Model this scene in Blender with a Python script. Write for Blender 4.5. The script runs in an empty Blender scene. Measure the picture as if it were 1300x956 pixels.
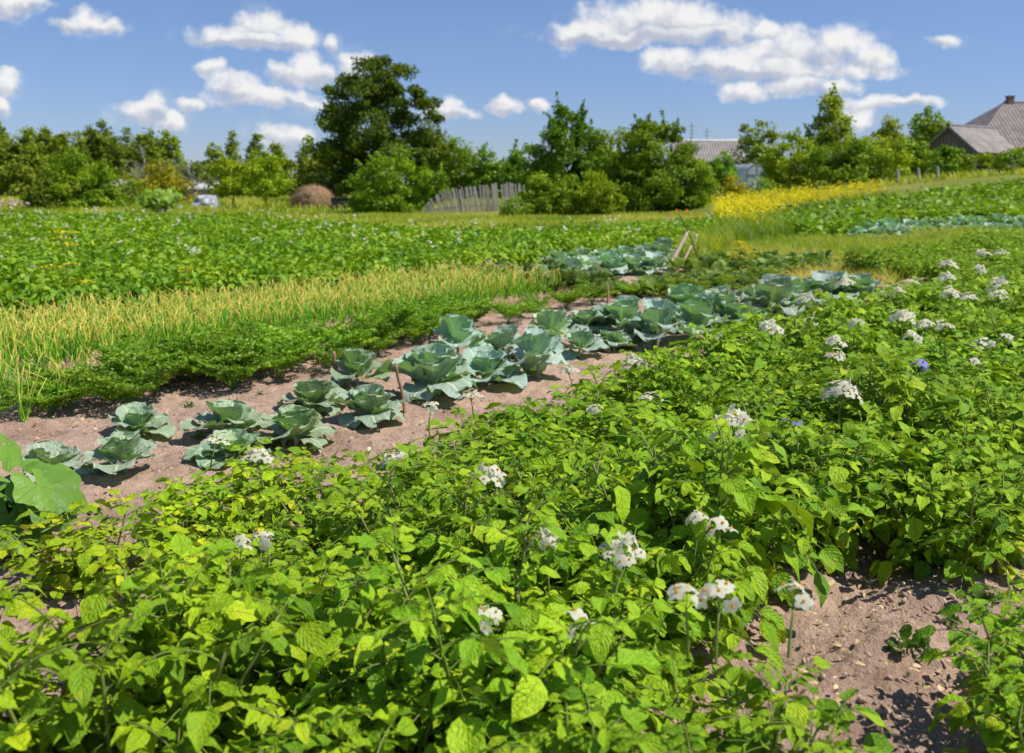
import bpy, math, random
import numpy as np
from mathutils import Vector, noise as mnoise

rng = np.random.default_rng(11)
random.seed(11)
scene = bpy.context.scene
COL = scene.collection
PI = math.pi

# ----------------------------------------------------------------- camera geometry
F = 1264.0
HZ = 232.0
CAMH = 1.7
PITCH = math.atan((433 - HZ) / F)
CA, SA = math.cos(PITCH), math.sin(PITCH)
SUN_AZ = math.radians(98)      # to the right of the view axis
SUN_EL = math.radians(55)

DR = np.array([0.62, 0.785]); DR /= np.linalg.norm(DR)      # along the rows
NR = np.array([-DR[1], DR[0]])                              # across the rows


def ss(a, b, x):
    t = np.clip((x - a) / (b - a), 0, 1)
    return t * t * (3 - 2 * t)


def terrain(x, y):
    return 2.3 * ss(5, 36, np.asarray(x, float)) * ss(20, 62, np.asarray(y, float))


def ray(px, py):
    xc, yc = (px - 650) / F, -(py - 433) / F
    return np.array([xc, CA + yc * SA, yc * CA - SA])


def G(px, py, h=0.0):
    """ground point seen at a photo pixel"""
    d = ray(px, py); d = d / d[1]
    y = 1.5
    while y < 300:
        z = CAMH + d[2] * y
        if z <= float(terrain(d[0] * y, y)) + h:
            break
        y *= 1.004
    return np.array([d[0] * y, y])


def X(px, y):
    return (px - 650) / F * (y * CA + CAMH * SA)


def Z(py, y):
    yc = -(py - 433) / F
    return CAMH + y / (CA + yc * SA) * (yc * CA - SA)


def proj(x, y, z):
    fz = y * CA - (z - CAMH) * SA
    up = y * SA + (z - CAMH) * CA
    return 650 + F * x / fz, 433 - F * up / fz


def P(n, t):
    return NR * n + DR * t


def inpoly(pts, poly):
    x, y = pts[:, 0], pts[:, 1]
    r = np.zeros(len(pts), bool)
    q = np.asarray(poly)
    j = len(q) - 1
    for i in range(len(q)):
        xi, yi, xj, yj = q[i, 0], q[i, 1], q[j, 0], q[j, 1]
        c = ((yi > y) != (yj > y)) & (x < (xj - xi) * (y - yi) / (yj - yi + 1e-12) + xi)
        r ^= c
        j = i
    return r


def gpoly(pix):
    return np.array([G(a, b) for a, b in pix])


# ----------------------------------------------------------------- mesh builder
class MB:
    def __init__(s):
        s.V, s.Q, s.T, s.UV, s.TI = [], [], [], [], []
        s.n = 0

    def add(s, V, Q=None, T=None, UV=None, tint=0.5):
        V = np.asarray(V, float).reshape(-1, 3)
        k = len(V)
        s.V.append(V)
        if Q is not None and len(Q): s.Q.append(np.asarray(Q, int).reshape(-1, 4) + s.n)
        if T is not None and len(T): s.T.append(np.asarray(T, int).reshape(-1, 3) + s.n)
        s.UV.append(np.zeros((k, 2)) if UV is None else np.asarray(UV, float).reshape(-1, 2))
        s.TI.append(np.broadcast_to(np.asarray(tint, float), (k,)).copy())
        s.n += k

    def stamp(s, tpl, R, O, tint):
        V0, Q0, T0, U0 = tpl
        m, k = len(R), len(V0)
        if m == 0: return
        V = np.einsum('mij,kj->mki', R, V0) + O[:, None, :]
        off = (np.arange(m) * k)[:, None, None]
        Q = (Q0[None] + off).reshape(-1, 4) if len(Q0) else None
        T = (T0[None] + off).reshape(-1, 3) if len(T0) else None
        s.add(V.reshape(-1, 3), Q, T, np.tile(U0, (m, 1)), np.repeat(tint, k))

    def tube(s, pts, rad, seg=6, tint=0.5, cap=True):
        pts = np.asarray(pts, float); k = len(pts)
        rad = np.broadcast_to(np.asarray(rad, float), (k,))
        tg = np.gradient(pts, axis=0); tg /= np.linalg.norm(tg, axis=1, keepdims=True) + 1e-9
        ref = np.array([0.31, 0.95, 0.1]) if abs(tg[0] @ np.array([0.31, 0.95, 0.1])) < .9 else np.array([1., 0, 0])
        a = np.cross(tg, ref); a /= np.linalg.norm(a, axis=1, keepdims=True) + 1e-9
        b = np.cross(tg, a)
        th = np.arange(seg) / seg * 2 * PI
        V = pts[:, None, :] + rad[:, None, None] * (np.cos(th)[None, :, None] * a[:, None, :] + np.sin(th)[None, :, None] * b[:, None, :])
        i = np.arange(k - 1)[:, None] * seg; j = np.arange(seg)[None, :]; j2 = (j + 1) % seg
        Q = np.stack([i + j, i + j2, i + seg + j2, i + seg + j], -1).reshape(-1, 4)
        u = np.repeat(np.linspace(0, 1, k), seg); v = np.tile(np.arange(seg) / seg, k)
        V = V.reshape(-1, 3); T = None
        if cap:
            V = np.vstack([V, pts[-1:]]); u = np.append(u, 1); v = np.append(v, .5)
            b0 = (k - 1) * seg
            T = np.array([[b0 + q, b0 + (q + 1) % seg, k * seg] for q in range(seg)])
        s.add(V, Q, T, np.stack([u, v], 1), tint)

    def box(s, lo, hi, tint=.5):
        x0, y0, z0 = lo; x1, y1, z1 = hi
        V = [(x0, y0, z0), (x1, y0, z0), (x1, y1, z0), (x0, y1, z0), (x0, y0, z1), (x1, y0, z1), (x1, y1, z1), (x0, y1, z1)]
        Q = [(0, 3, 2, 1), (4, 5, 6, 7), (0, 1, 5, 4), (1, 2, 6, 5), (2, 3, 7, 6), (3, 0, 4, 7)]
        s.add(V, Q, None, None, tint)

    def mesh(s, name, mat, smooth=True):
        V = np.vstack(s.V)
        q = np.vstack(s.Q) if s.Q else np.zeros((0, 4), int)
        t = np.vstack(s.T) if s.T else np.zeros((0, 3), int)
        me = bpy.data.meshes.new(name)
        me.vertices.add(len(V)); me.vertices.foreach_set('co', V.astype(np.float32).ravel())
        loops = np.concatenate([q.ravel(), t.ravel()]).astype(np.int32)
        me.loops.add(len(loops)); me.loops.foreach_set('vertex_index', loops)
        st = np.concatenate([np.arange(len(q)) * 4, len(q) * 4 + np.arange(len(t)) * 3]).astype(np.int32)
        me.polygons.add(len(st)); me.polygons.foreach_set('loop_start', st)
        me.polygons.foreach_set('use_smooth', np.full(len(st), smooth))
        UV = np.vstack(s.UV)
        uvl = me.uv_layers.new(name='UVMap'); uvl.data.foreach_set('uv', UV[loops].astype(np.float32).ravel())
        at = me.attributes.new('tint', 'FLOAT', 'POINT'); at.data.foreach_set('value', np.concatenate(s.TI).astype(np.float32))
        me.update(calc_edges=True); me.validate()
        if mat: me.materials.append(mat)
        return me

    def build(s, name, mat, parent=None, smooth=True):
        return link(name, s.mesh(name, mat, smooth), parent)


def link(name, me, parent=None):
    o = bpy.data.objects.new(name, me); COL.objects.link(o)
    if parent: o.parent = parent
    return o


def tag(o, label=None, cat=None, group=None, kind=None):
    for k, v in (('label', label), ('category', cat), ('group', group), ('kind', kind)):
        if v: o[k] = v
    return o


def empty(name, loc, rz=0, label=None, cat=None, group=None):
    o = bpy.data.objects.new(name, None); COL.objects.link(o)
    o.location = loc; o.rotation_euler = (0, 0, rz)
    o.empty_display_size = .1
    return tag(o, label, cat, group)


def norm(v):
    return v / (np.linalg.norm(v, axis=-1, keepdims=True) + 1e-9)


def frames(ax, nh, sc):
    """columns side, axis, normal, scaled"""
    ax = norm(ax); side = norm(np.cross(ax, nh)); n = np.cross(side, ax)
    R = np.stack([side, ax, n], -1)
    sc = np.asarray(sc, float)
    return R * (sc[:, None, None] if sc.ndim == 1 else sc[:, None, :])


def grid_leaf(nu, nv, wf, zf):
    """leaf along +y, unit length; wf(u) half width, zf(u,v) height and (optional) edge wave"""
    u = np.linspace(0, 1, nu)[:, None]; v = np.linspace(-1, 1, nv)[None, :]
    U, Vv = np.broadcast_arrays(u, v)
    x = wf(U, Vv) * Vv; y, z = zf(U, Vv)
    V = np.stack([x, y, z], -1).reshape(-1, 3)
    i = np.arange(nu - 1)[:, None] * nv; j = np.arange(nv - 1)[None, :]
    Q = np.stack([i + j, i + j + 1, i + nv + j + 1, i + nv + j], -1).reshape(-1, 4)
    return V, Q, np.zeros((0, 3), int), np.stack([U, Vv * .5 + .5], -1).reshape(-1, 2)


# ----------------------------------------------------------------- materials
def newmat(name):
    m = bpy.data.materials.new(name); m.use_nodes = True
    nt = m.node_tree; nt.nodes.clear()
    out = nt.nodes.new('ShaderNodeOutputMaterial')
    return m, nt, out


class N:
    def __init__(s, nt): s.nt = nt

    def node(s, typ, **kw):
        n = s.nt.nodes.new(typ)
        for k, v in kw.items(): setattr(n, k, v)
        return n

    def put(s, sock, v):
        if isinstance(v, bpy.types.NodeSocket): s.nt.links.new(v, sock)
        elif v is not None: sock.default_value = v

    def math(s, op, a, b=None, c=None, clamp=False):
        n = s.node('ShaderNodeMath', operation=op); n.use_clamp = clamp
        for i, v in enumerate((a, b, c)):
            if v is not None: s.put(n.inputs[i], v)
        return n.outputs[0]

    def mix(s, f, a, b, blend='MIX'):
        n = s.node('ShaderNodeMix', data_type='RGBA', blend_type=blend)
        s.put(n.inputs[0], f); s.put(n.inputs[6], a); s.put(n.inputs[7], b)
        return n.outputs[2]

    def noise(s, vec, scale, detail=3, rough=.55, out=0):
        n = s.node('ShaderNodeTexNoise'); s.put(n.inputs['Vector'], vec)
        n.inputs['Scale'].default_value = scale; n.inputs['Detail'].default_value = detail; n.inputs['Roughness'].default_value = rough
        return n.outputs[out]

    def ramp(s, f, stops, interp='LINEAR'):
        n = s.node('ShaderNodeValToRGB'); r = n.color_ramp; r.interpolation = interp
        while len(r.elements) < len(stops): r.elements.new(.5)
        for e, (p, c) in zip(r.elements, stops): e.position = p; e.color = (*c, 1) if len(c) == 3 else c
        s.put(n.inputs[0], f); return n.outputs[0]

    def attr(s, name): return s.node('ShaderNodeAttribute', attribute_name=name).outputs['Fac']

    def mapr(s, v, a, b, c=0., d=1., smooth=True):
        n = s.node('ShaderNodeMapRange'); n.interpolation_type = 'SMOOTHSTEP' if smooth else 'LINEAR'
        s.put(n.inputs[0], v)
        for i, q in enumerate((a, b, c, d)): n.inputs[i + 1].default_value = q
        return n.outputs[0]


def c4(c): return (*c, 1)


def leaf_mat(name, cols, trans=.42, rough=.42, spec=.35, vein=None, tip=None, tcol=(1.25, 1.2, .45), nscale=18., objcol=True, spots=None, back=None):
    m, nt, out = newmat(name); k = N(nt)
    tint = k.attr('tint')
    geo = k.node('ShaderNodeNewGeometry'); tc = k.node('ShaderNodeTexCoord')
    nz = k.noise(tc.outputs['Object'], nscale, 3)
    f = k.math('ADD', k.math('MULTIPLY', tint, .75), k.math('MULTIPLY', nz, .3), clamp=True)
    col = k.ramp(f, [(i / (len(cols) - 1), c) for i, c in enumerate(cols)])
    uv = k.node('ShaderNodeUVMap').outputs[0]
    sx = k.node('ShaderNodeSeparateXYZ'); k.put(sx.inputs[0], uv)
    u, v = sx.outputs[0], sx.outputs[1]
    bump = None
    av = k.math('ABSOLUTE', k.math('SUBTRACT', v, .5))
    if vein:
        vc, nlat, skew, strength, mw = vein
        lat = k.math('FRACT', k.math('SUBTRACT', k.math('MULTIPLY', k.math('ADD', u, k.math('MULTIPLY', nz, .22)), nlat), k.math('MULTIPLY', av, skew)))
        lw = k.math('ABSOLUTE', k.math('SUBTRACT', lat, .5))           # 0.5 at vein, 0 midway
        lm = k.mapr(lw, .40, .5) if nlat > .1 else 0.0
        mm = k.mapr(av, mw, 0.0)
        vm = k.math('MAXIMUM', k.math('MULTIPLY', lm, .55), mm)
        col = k.mix(k.math('MULTIPLY', vm, strength), col, c4(vc))
        hgt = k.math('SUBTRACT', k.math('MULTIPLY', k.noise(tc.outputs['Object'], nscale * 3, 2), 2.0), k.math('ADD', k.math('MULTIPLY', k.mapr(lw, .2, .5), .3), mm))
        bn = k.node('ShaderNodeBump'); bn.inputs['Strength'].default_value = .75; bn.inputs['Distance'].default_value = .006
        k.put(bn.inputs['Height'], hgt); bump = bn.outputs[0]
    if tip:
        tcolr, a, b = tip
        tf = k.mapr(k.math('ADD', u, k.math('MULTIPLY', k.math('SUBTRACT', tint, .5), .7)), a, b)
        col = k.mix(tf, col, c4(tcolr))
    if spots:
        sp = k.mapr(k.noise(tc.outputs['Object'], 22, 4), .6, .72)
        col = k.mix(k.math('MULTIPLY', sp, .3), col, c4(spots))
    if back:
        col = k.mix(k.math('MULTIPLY', geo.outputs['Backfacing'], back[1]), col, c4(back[0]))
    if objcol:
        oi = k.node('ShaderNodeObjectInfo')
        col = k.mix(1., col, oi.outputs['Color'], 'MULTIPLY')
    pb = k.node('ShaderNodeBsdfPrincipled'); k.put(pb.inputs['Base Color'], col)
    pb.inputs['Roughness'].default_value = rough; pb.inputs['Specular IOR Level'].default_value = spec
    tr = k.node('ShaderNodeBsdfTranslucent'); k.put(tr.inputs[0], k.mix(1., col, c4(tcol), 'MULTIPLY'))
    if bump: nt.links.new(bump, pb.inputs['Normal']); nt.links.new(bump, tr.inputs['Normal'])
    ms = k.node('ShaderNodeMixShader'); ms.inputs[0].default_value = trans
    nt.links.new(pb.outputs[0], ms.inputs[1]); nt.links.new(tr.outputs[0], ms.inputs[2])
    nt.links.new(ms.outputs[0], out.inputs[0])
    return m


def solid_mat(name, c1, c2, scale=8., rough=.8, bump=.3, dist=.01, stretch=(1, 1, 1), spec=.25, detail=5):
    m, nt, out = newmat(name); k = N(nt)
    tc = k.node('ShaderNodeTexCoord'); mp = k.node('ShaderNodeMapping'); mp.inputs['Scale'].default_value = stretch
    nt.links.new(tc.outputs['Object'], mp.inputs[0])
    nz = k.noise(mp.outputs[0], scale, detail, .6)
    f = k.math('ADD', k.mapr(nz, .3, .7), k.math('MULTIPLY', k.math('SUBTRACT', k.attr('tint'), .5), .8), clamp=True)
    col = k.mix(f, c4(c1), c4(c2))
    pb = k.node('ShaderNodeBsdfPrincipled'); k.put(pb.inputs['Base Color'], col)
    pb.inputs['Roughness'].default_value = rough; pb.inputs['Specular IOR Level'].default_value = spec
    if bump:
        bn = k.node('ShaderNodeBump'); bn.inputs['Strength'].default_value = bump; bn.inputs['Distance'].default_value = dist
        k.put(bn.inputs['Height'], nz); nt.links.new(bn.outputs[0], pb.inputs['Normal'])
    nt.links.new(pb.outputs[0], out.inputs[0])
    return m


def ground_mat():
    m, nt, out = newmat('garden_ground'); k = N(nt)
    tc = k.node('ShaderNodeTexCoord'); ob = tc.outputs['Object']
    gr = k.attr('tint')
    big = k.noise(ob, 1.3, 4); mid = k.noise(ob, 9, 5, .65); fine = k.noise(ob, 75, 5, .7); far = k.noise(ob, .12, 4)
    soil = k.ramp(k.math('ADD', k.math('MULTIPLY', mid, .55), k.math('MULTIPLY', fine, .45)),
                  [(.30, (.34, .21, .15)), (.5, (.60, .41, .30)), (.72, (.75, .54, .42))])
    soil = k.mix(k.math('MULTIPLY', k.mapr(big, .48, .68), .55), soil, k.mix(1., soil, c4((.55, .5, .48)), 'MULTIPLY'))
    grass = k.ramp(k.math('ADD', k.math('MULTIPLY', far, .6), k.math('MULTIPLY', mid, .4)),
                   [(.3, (.09, .14, .014)), (.5, (.2, .24, .03)), (.68, (.34, .31, .08))])
    gm = k.mapr(k.math('ADD', gr, k.math('MULTIPLY', k.math('SUBTRACT', mid, .5), .5)), .35, .65)
    col = k.mix(gm, soil, grass)
    pb = k.node('ShaderNodeBsdfPrincipled'); k.put(pb.inputs['Base Color'], col)
    pb.inputs['Roughness'].default_value = .92; pb.inputs['Specular IOR Level'].default_value = .15
    h = k.math('ADD', k.math('MULTIPLY', mid, 1.6), k.math('MULTIPLY', fine, .5))
    bn = k.node('ShaderNodeBump'); bn.inputs['Strength'].default_value = 1.; bn.inputs['Distance'].default_value = .04
    k.put(bn.inputs['Height'], h); nt.links.new(bn.outputs[0], pb.inputs['Normal'])
    nt.links.new(pb.outputs[0], out.inputs[0])
    return m


M_GROUND = ground_mat()
M_POTATO = leaf_mat('potato_leaf', [(.06, .19, .006), (.235, .46, .010), (.42, .65, .014), (.72, .76, .03)], trans=.26, rough=.45, spec=.3, back=((.22, .36, .08), .6),
                    vein=((.50, .62, .08), 6.0, 5.6, .28, .03), nscale=34, tcol=(1.45, 1.3, .3), spots=(.62, .52, .05))
M_POTATO_FAR = leaf_mat('potato_leaf_far', [(.05, .14, .006), (.15, .31, .010), (.29, .46, .014), (.48, .58, .03)], trans=.24, rough=.55, nscale=3, tcol=(1.45, 1.35, .35))
M_STEM = leaf_mat('potato_stem', [(.16, .25, .04), (.24, .32, .06), (.26, .22, .08)], trans=.1, rough=.5, nscale=30)
M_PETAL = leaf_mat('white_petal', [(.9, .87, .70), (.92, .89, .74), (.92, .89, .74), (.9, .85, .62), (.85, .48, .03)], trans=.5, rough=.6, spec=.2, tcol=(1, 1, .95), nscale=40)
M_PETALB = leaf_mat('blue_petal', [(.2, .2, .6), (.27, .26, .68), (.34, .32, .75), (.5, .48, .8), (.85, .42, .03)], trans=.3, rough=.6, spec=.2, tcol=(1, 1, 1), nscale=40)
M_ANTHER = solid_mat('orange_anther', (.75, .33, .02), (.85, .5, .04), 50, .5, 0)
M_CAB = leaf_mat('cabbage_leaf', [(.20, .31, .22), (.34, .45, .35), (.47, .57, .47), (.58, .66, .46)], trans=.22, rough=.5, spec=.35, back=((.17, .32, .10), .5),  # back: shade on the leaf undersides painted in as a darker green
                 vein=((.78, .82, .62), 4.0, 4.2, .9, .06), nscale=9, tcol=(1.0, 1.35, .25))
M_CARROT = leaf_mat('carrot_leaf', [(.09, .20, .014), (.22, .40, .022), (.38, .57, .035)], trans=.28, rough=.5, nscale=12, tcol=(1.4, 1.4, .4))
M_ONION = leaf_mat('onion_leaf', [(.10, .34, .05), (.20, .54, .03), (.42, .70, .04), (.80, .80, .10)], trans=.26, rough=.45, nscale=10,
                   tip=((1.0, .80, .18), .56, .98), tcol=(1.3, 1.3, .5))
M_STRAW = solid_mat('dry_straw', (.45, .30, .15), (.78, .62, .36), 25, .85, .3, .01)
M_SQUASH = leaf_mat('squash_leaf', [(.10, .22, .025), (.19, .36, .04), (.30, .46, .06)], trans=.25, rough=.5, back=((.2, .3, .1), .5), vein=((.40, .54, .16), .0, .0, .4, .06), nscale=10, tcol=(1.4, 1.4, .4))
M_BEET = leaf_mat('beet_leaf', [(.07, .15, .03), (.13, .24, .045), (.22, .32, .1)], trans=.3, rough=.5, spec=.3, vein=((.35, .05, .09), 5, 4, .5, .05), nscale=12)
M_BEETSTEM = solid_mat('beet_stem', (.28, .03, .07), (.4, .08, .12), 20, .5, 0)
M_LETTUCE = leaf_mat('lettuce_leaf', [(.13, .22, .03), (.2, .31, .04), (.28, .38, .06)], trans=.4, rough=.45, vein=((.36, .45, .13), 4, 3, .4, .04), nscale=14)
M_GRASS = leaf_mat('meadow_grass', [(.13, .24, .012), (.26, .38, .02), (.42, .48, .035), (.65, .56, .16)], trans=.42, rough=.5, nscale=.5, tcol=(1.3, 1.25, .4))
M_YELLOW = leaf_mat('yellow_flower', [(.88, .66, .015), (.92, .78, .025), (.94, .84, .05)], trans=.4, rough=.6, spec=.1, nscale=5, tcol=(1.1, 1.0, .3))
M_ORANGE = leaf_mat('orange_flower', [(.75, .16, .02), (.85, .3, .03)], trans=.3, rough=.6, spec=.1, nscale=5)
M_RED = leaf_mat('pink_red_flower', [(.6, .15, .14), (.75, .5, .48), (.8, .75, .7)], trans=.3, rough=.6, spec=.1, nscale=5)
M_PALESTICK = solid_mat('pale_stick', (.42, .29, .19), (.66, .5, .36), 14, .8, .4, .004, (4, 4, .7))
M_WOOD = solid_mat('weathered_wood', (.22, .19, .175), (.46, .42, .39), 9, .85, .4, .01, (6, 6, .6))
M_WOODB = solid_mat('brown_stick', (.22, .12, .07), (.42, .27, .17), 14, .8, .4, .004, (4, 4, .7))
M_BARK = solid_mat('grey_bark', (.05, .038, .028), (.14, .11, .085), 5, .9, .6, .03, (3, 3, .6))
M_BIRCH = solid_mat('birch_bark', (.12, .11, .10), (.58, .56, .52), 3, .7, .2, .01, (1, 1, 3))
M_HAY = solid_mat('hay', (.20, .12, .06), (.50, .33, .18), 14, .95, 1., .05, (1, 1, 1.6), detail=8)
M_ROCK = solid_mat('pale_sheet', (.22, .23, .26), (.62, .63, .66), 2.2, .45, .5, .05, spec=.4)
M_CLOD = solid_mat('soil_clod', (.36, .25, .2), (.54, .40, .335), 40, .95, .6, .005)


def tree_mat(name, cols, trans=.3, tcol=(1.4, 1.35, .4)):
    return leaf_mat(name, cols, trans=trans, rough=.55, spec=.25, nscale=.8, tcol=tcol)


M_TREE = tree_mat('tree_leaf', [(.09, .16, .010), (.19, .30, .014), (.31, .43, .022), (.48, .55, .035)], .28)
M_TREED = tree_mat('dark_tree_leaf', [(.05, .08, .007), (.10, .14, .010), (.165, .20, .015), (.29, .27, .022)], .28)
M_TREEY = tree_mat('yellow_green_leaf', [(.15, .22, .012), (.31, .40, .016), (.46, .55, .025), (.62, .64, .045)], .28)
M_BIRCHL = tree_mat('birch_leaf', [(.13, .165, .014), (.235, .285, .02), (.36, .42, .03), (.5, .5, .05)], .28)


def roof_mat(name, c1, c2, pitch, axis):
    m, nt, out = newmat(name); k = N(nt)
    uv = k.node('ShaderNodeUVMap').outputs[0]
    sx = k.node('ShaderNodeSeparateXYZ'); k.put(sx.inputs[0], uv)
    tc = k.node('ShaderNodeTexCoord')
    nz = k.noise(tc.outputs['Object'], 1.1, 6, .65)
    w = k.math('SINE', k.math('MULTIPLY', sx.outputs[axis], 2 * PI / pitch))
    course = k.mapr(k.math('FRACT', k.math('DIVIDE', sx.outputs[1 - axis], 1.2)), .95, 1.)
    col = k.mix(k.mapr(nz, .3, .7), c4(c1), c4(c2))
    col = k.mix(k.math('MULTIPLY', course, .6), col, c4((.05, .045, .04)))
    col = k.mix(k.math('MULTIPLY', k.mapr(w, -1, -.3, 1., 0.), .45), col, c4((.06, .05, .045)))
    pb = k.node('ShaderNodeBsdfPrincipled'); k.put(pb.inputs['Base Color'], col); pb.inputs['Roughness'].default_value = .85
    bn = k.node('ShaderNodeBump'); bn.inputs['Strength'].default_value = .6; bn.inputs['Distance'].default_value = .05
    k.put(bn.inputs['Height'], w); nt.links.new(bn.outputs[0], pb.inputs['Normal'])
    nt.links.new(pb.outputs[0], out.inputs[0])
    return m


M_ROOF = roof_mat('corrugated_roof', (.19, .155, .14), (.34, .28, .26), .35, 0)
M_ROOFL = roof_mat('pale_corrugated_roof', (.25, .21, .185), (.40, .35, .32), .3, 0)
M_PLANK = roof_mat('plank_wall', (.20, .14, .12), (.34, .26, .23), .3, 0)
M_WHITE = solid_mat('old_white_paint', (.55, .55, .54), (.76, .76, .74), 6, .6, .1)
M_BRICK = solid_mat('brick', (.24, .13, .10), (.36, .22, .17), 12, .9, .3)
M_METAL = solid_mat('grey_metal', (.12, .12, .13), (.25, .25, .26), 6, .5, 0)
M_DARK = solid_mat('dark_board', (.03, .035, .045), (.07, .075, .085), 5, .7, .2)


def film_mat():
    m, nt, out = newmat('greenhouse_film'); k = N(nt)
    tc = k.node('ShaderNodeTexCoord'); nz = k.noise(tc.outputs['Object'], 2.5, 3)
    pb = k.node('ShaderNodeBsdfPrincipled')
    k.put(pb.inputs['Base Color'], k.mix(nz, c4((.5, .58, .64)), c4((.75, .8, .83))))
    pb.inputs['Roughness'].default_value = .3
    tr = k.node('ShaderNodeBsdfTranslucent'); tr.inputs[0].default_value = (.7, .75, .78, 1)
    ms = k.node('ShaderNodeMixShader'); ms.inputs[0].default_value = .35
    nt.links.new(pb.outputs[0], ms.inputs[1]); nt.links.new(tr.outputs[0], ms.inputs[2]); nt.links.new(ms.outputs[0], out.inputs[0])
    return m


M_FILM = film_mat()

# ----------------------------------------------------------------- regions (ground plane)
PG_FARPOT = np.vstack([[P(11.5, -8), P(11.5, 5), P(11.6, 12.8)], gpoly([(700, 336), (860, 320), (905, 306), (912, 294), (800, 294), (760, 300), (700, 307), (580, 307), (450, 297), (230, 285), (-220, 280)])])
PG_YELLOW = gpoly([(905, 296), (908, 274), (960, 264), (1040, 258), (1140, 252), (1075, 264), (1000, 280), (960, 296)])
PG_BEAN = gpoly([(1000, 304), (985, 284), (1060, 268), (1180, 252), (1345, 232), (1360, 250), (1355, 278), (1200, 284), (1085, 290), (1080, 304)])
PG_MEADOW = gpoly([(872, 322), (900, 300), (960, 290), (1000, 304), (1150, 304), (1330, 308), (1330, 318), (1215, 338), (1130, 366), (1060, 362), (1000, 366), (935, 358), (900, 352), (880, 338)])


def soilness(x, y):
    """1 in the dug garden, 0 in grass"""
    n = x * NR[0] + y * NR[1]; t = x * DR[0] + y * DR[1]
    a = ss(12.6, 11.6, n) * ss(19.5, 17.5, t)
    pot = ss(4.4, 4.0, n) * ss(34, 30, t)
    return np.maximum(a, pot)


# ----------------------------------------------------------------- ground
def ridges(x, y):
    n = x * NR[0] + y * NR[1]; t = x * DR[0] + y * DR[1]
    w = ss(4.7, 4.1, n) * ss(-2, 0, n)
    prof = np.zeros_like(n)
    for r in POT_ROWS: prof = np.maximum(prof, np.exp(-((n - r) / .24) ** 2))
    h = .09 * prof * w * ss(30, 20, t)
    for r, a, s_ in ((5.2, .05, .33), (6.05, .05, .33), (7.2, .05, .35)):
        h = h + a * np.exp(-((n - r) / s_) ** 2) * ss(22, 17, t)
    return h


POT_ROWS = [3.68, 3.02, 2.35, 1.68, 1.0, .32]
PG_PATCH = gpoly([(925, 1250), (1018, 890), (1094, 822), (1172, 770), (1335, 714), (1335, 776), (1292, 838), (1292, 890), (1380, 1250)])


def make_ground():
    rad = [.35]
    while rad[-1] < 14: rad.append(rad[-1] * 1.006)
    while rad[-1] < 900: rad.append(rad[-1] * 1.03)
    rad = np.array(rad)
    ang = np.concatenate([np.radians(np.arange(-40, 40, .25)), np.radians(np.arange(40, 320, 4))])
    A, Rr = np.meshgrid(ang, rad)
    x = (Rr * np.sin(A)).ravel(); y = (Rr * np.cos(A)).ravel()
    z = terrain(x, y) + ridges(x, y)
    dn = np.hypot(x, y); so = soilness(x, y)
    nz = np.zeros(len(x))
    for i in np.nonzero((dn < 18) & (y > 0))[0]:
        v = Vector((x[i] * 2.2, y[i] * 2.2, 0))
        nz[i] = mnoise.noise(v) * .03 + mnoise.noise(v * 3.1) * .022 + abs(mnoise.noise(v * 8)) * .035 + abs(mnoise.noise(v * 19)) * .018
    z = z + nz * so * ss(18, 9, dn)
    V = np.stack([x, y, z], 1)
    na, nr = len(ang), len(rad)
    i = np.arange(nr - 1)[:, None] * na; j = np.arange(na)[None, :]; j2 = (j + 1) % na
    Q = np.stack([i + j, i + na + j, i + na + j2, i + j2], -1).reshape(-1, 4)
    b = MB()
    V = np.vstack([V, [[0, 0, 0]]])
    T = np.array([[q, (q + 1) % na, nr * na] for q in range(na)])
    b.add(V, Q, T, None, np.append(1 - so, 0))
    return tag(b.build('ground', M_GROUND), kind='structure')


make_ground()


def gz(x, y):
    return float(terrain(x, y) + ridges(np.array([x]), np.array([y]))[0])


def gzv(p):
    return terrain(p[:, 0], p[:, 1]) + ridges(p[:, 0], p[:, 1])


# clods and crumbs of earth
def clods():
    b = MB()
    ico = []
    t = (1 + 5 ** .5) / 2
    iv = norm(np.array([(-1, t, 0), (1, t, 0), (-1, -t, 0), (1, -t, 0), (0, -1, t), (0, 1, t), (0, -1, -t), (0, 1, -t), (t, 0, -1), (t, 0, 1), (-t, 0, -1), (-t, 0, 1)], float))
    it = np.array([(0, 11, 5), (0, 5, 1), (0, 1, 7), (0, 7, 10), (0, 10, 11), (1, 5, 9), (5, 11, 4), (11, 10, 2), (10, 7, 6), (7, 1, 8), (3, 9, 4), (3, 4, 2), (3, 2, 6), (3, 6, 8), (3, 8, 9), (4, 9, 5), (2, 4, 11), (6, 2, 10), (8, 6, 7), (9, 8, 1)])
    m = 14000
    r = 2.2 * np.exp(rng.random(m) * 2.1)
    th = np.radians(rng.uniform(-32, 32, m))
    p = np.stack([r * np.sin(th), r * np.cos(th)], 1)
    p = p[soilness(p[:, 0], p[:, 1]) > .6]
    m = len(p)
    sz = .003 + .014 * rng.random(m) ** 5
    for kk in range(4):
        sel = np.arange(m) % 4 == kk
        v = iv * (1 + rng.uniform(-.45, .35, (12, 1))) * np.array([1.2, .9, .75])
        mm = sel.sum()
        R = frames(rng.normal(size=(mm, 3)), rng.normal(size=(mm, 3)), sz[sel])
        O = np.column_stack([p[sel], gzv(p[sel]) + sz[sel] * .4 + .006])
        b.stamp((v, np.zeros((0, 4), int), it, np.zeros((12, 2))), R, O, rng.random(mm))
    tag(b.build('soil_crumbs', M_CLOD), 'crumbs and small clods of dry brown earth on the garden soil', 'soil', kind='stuff')


clods()

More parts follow.
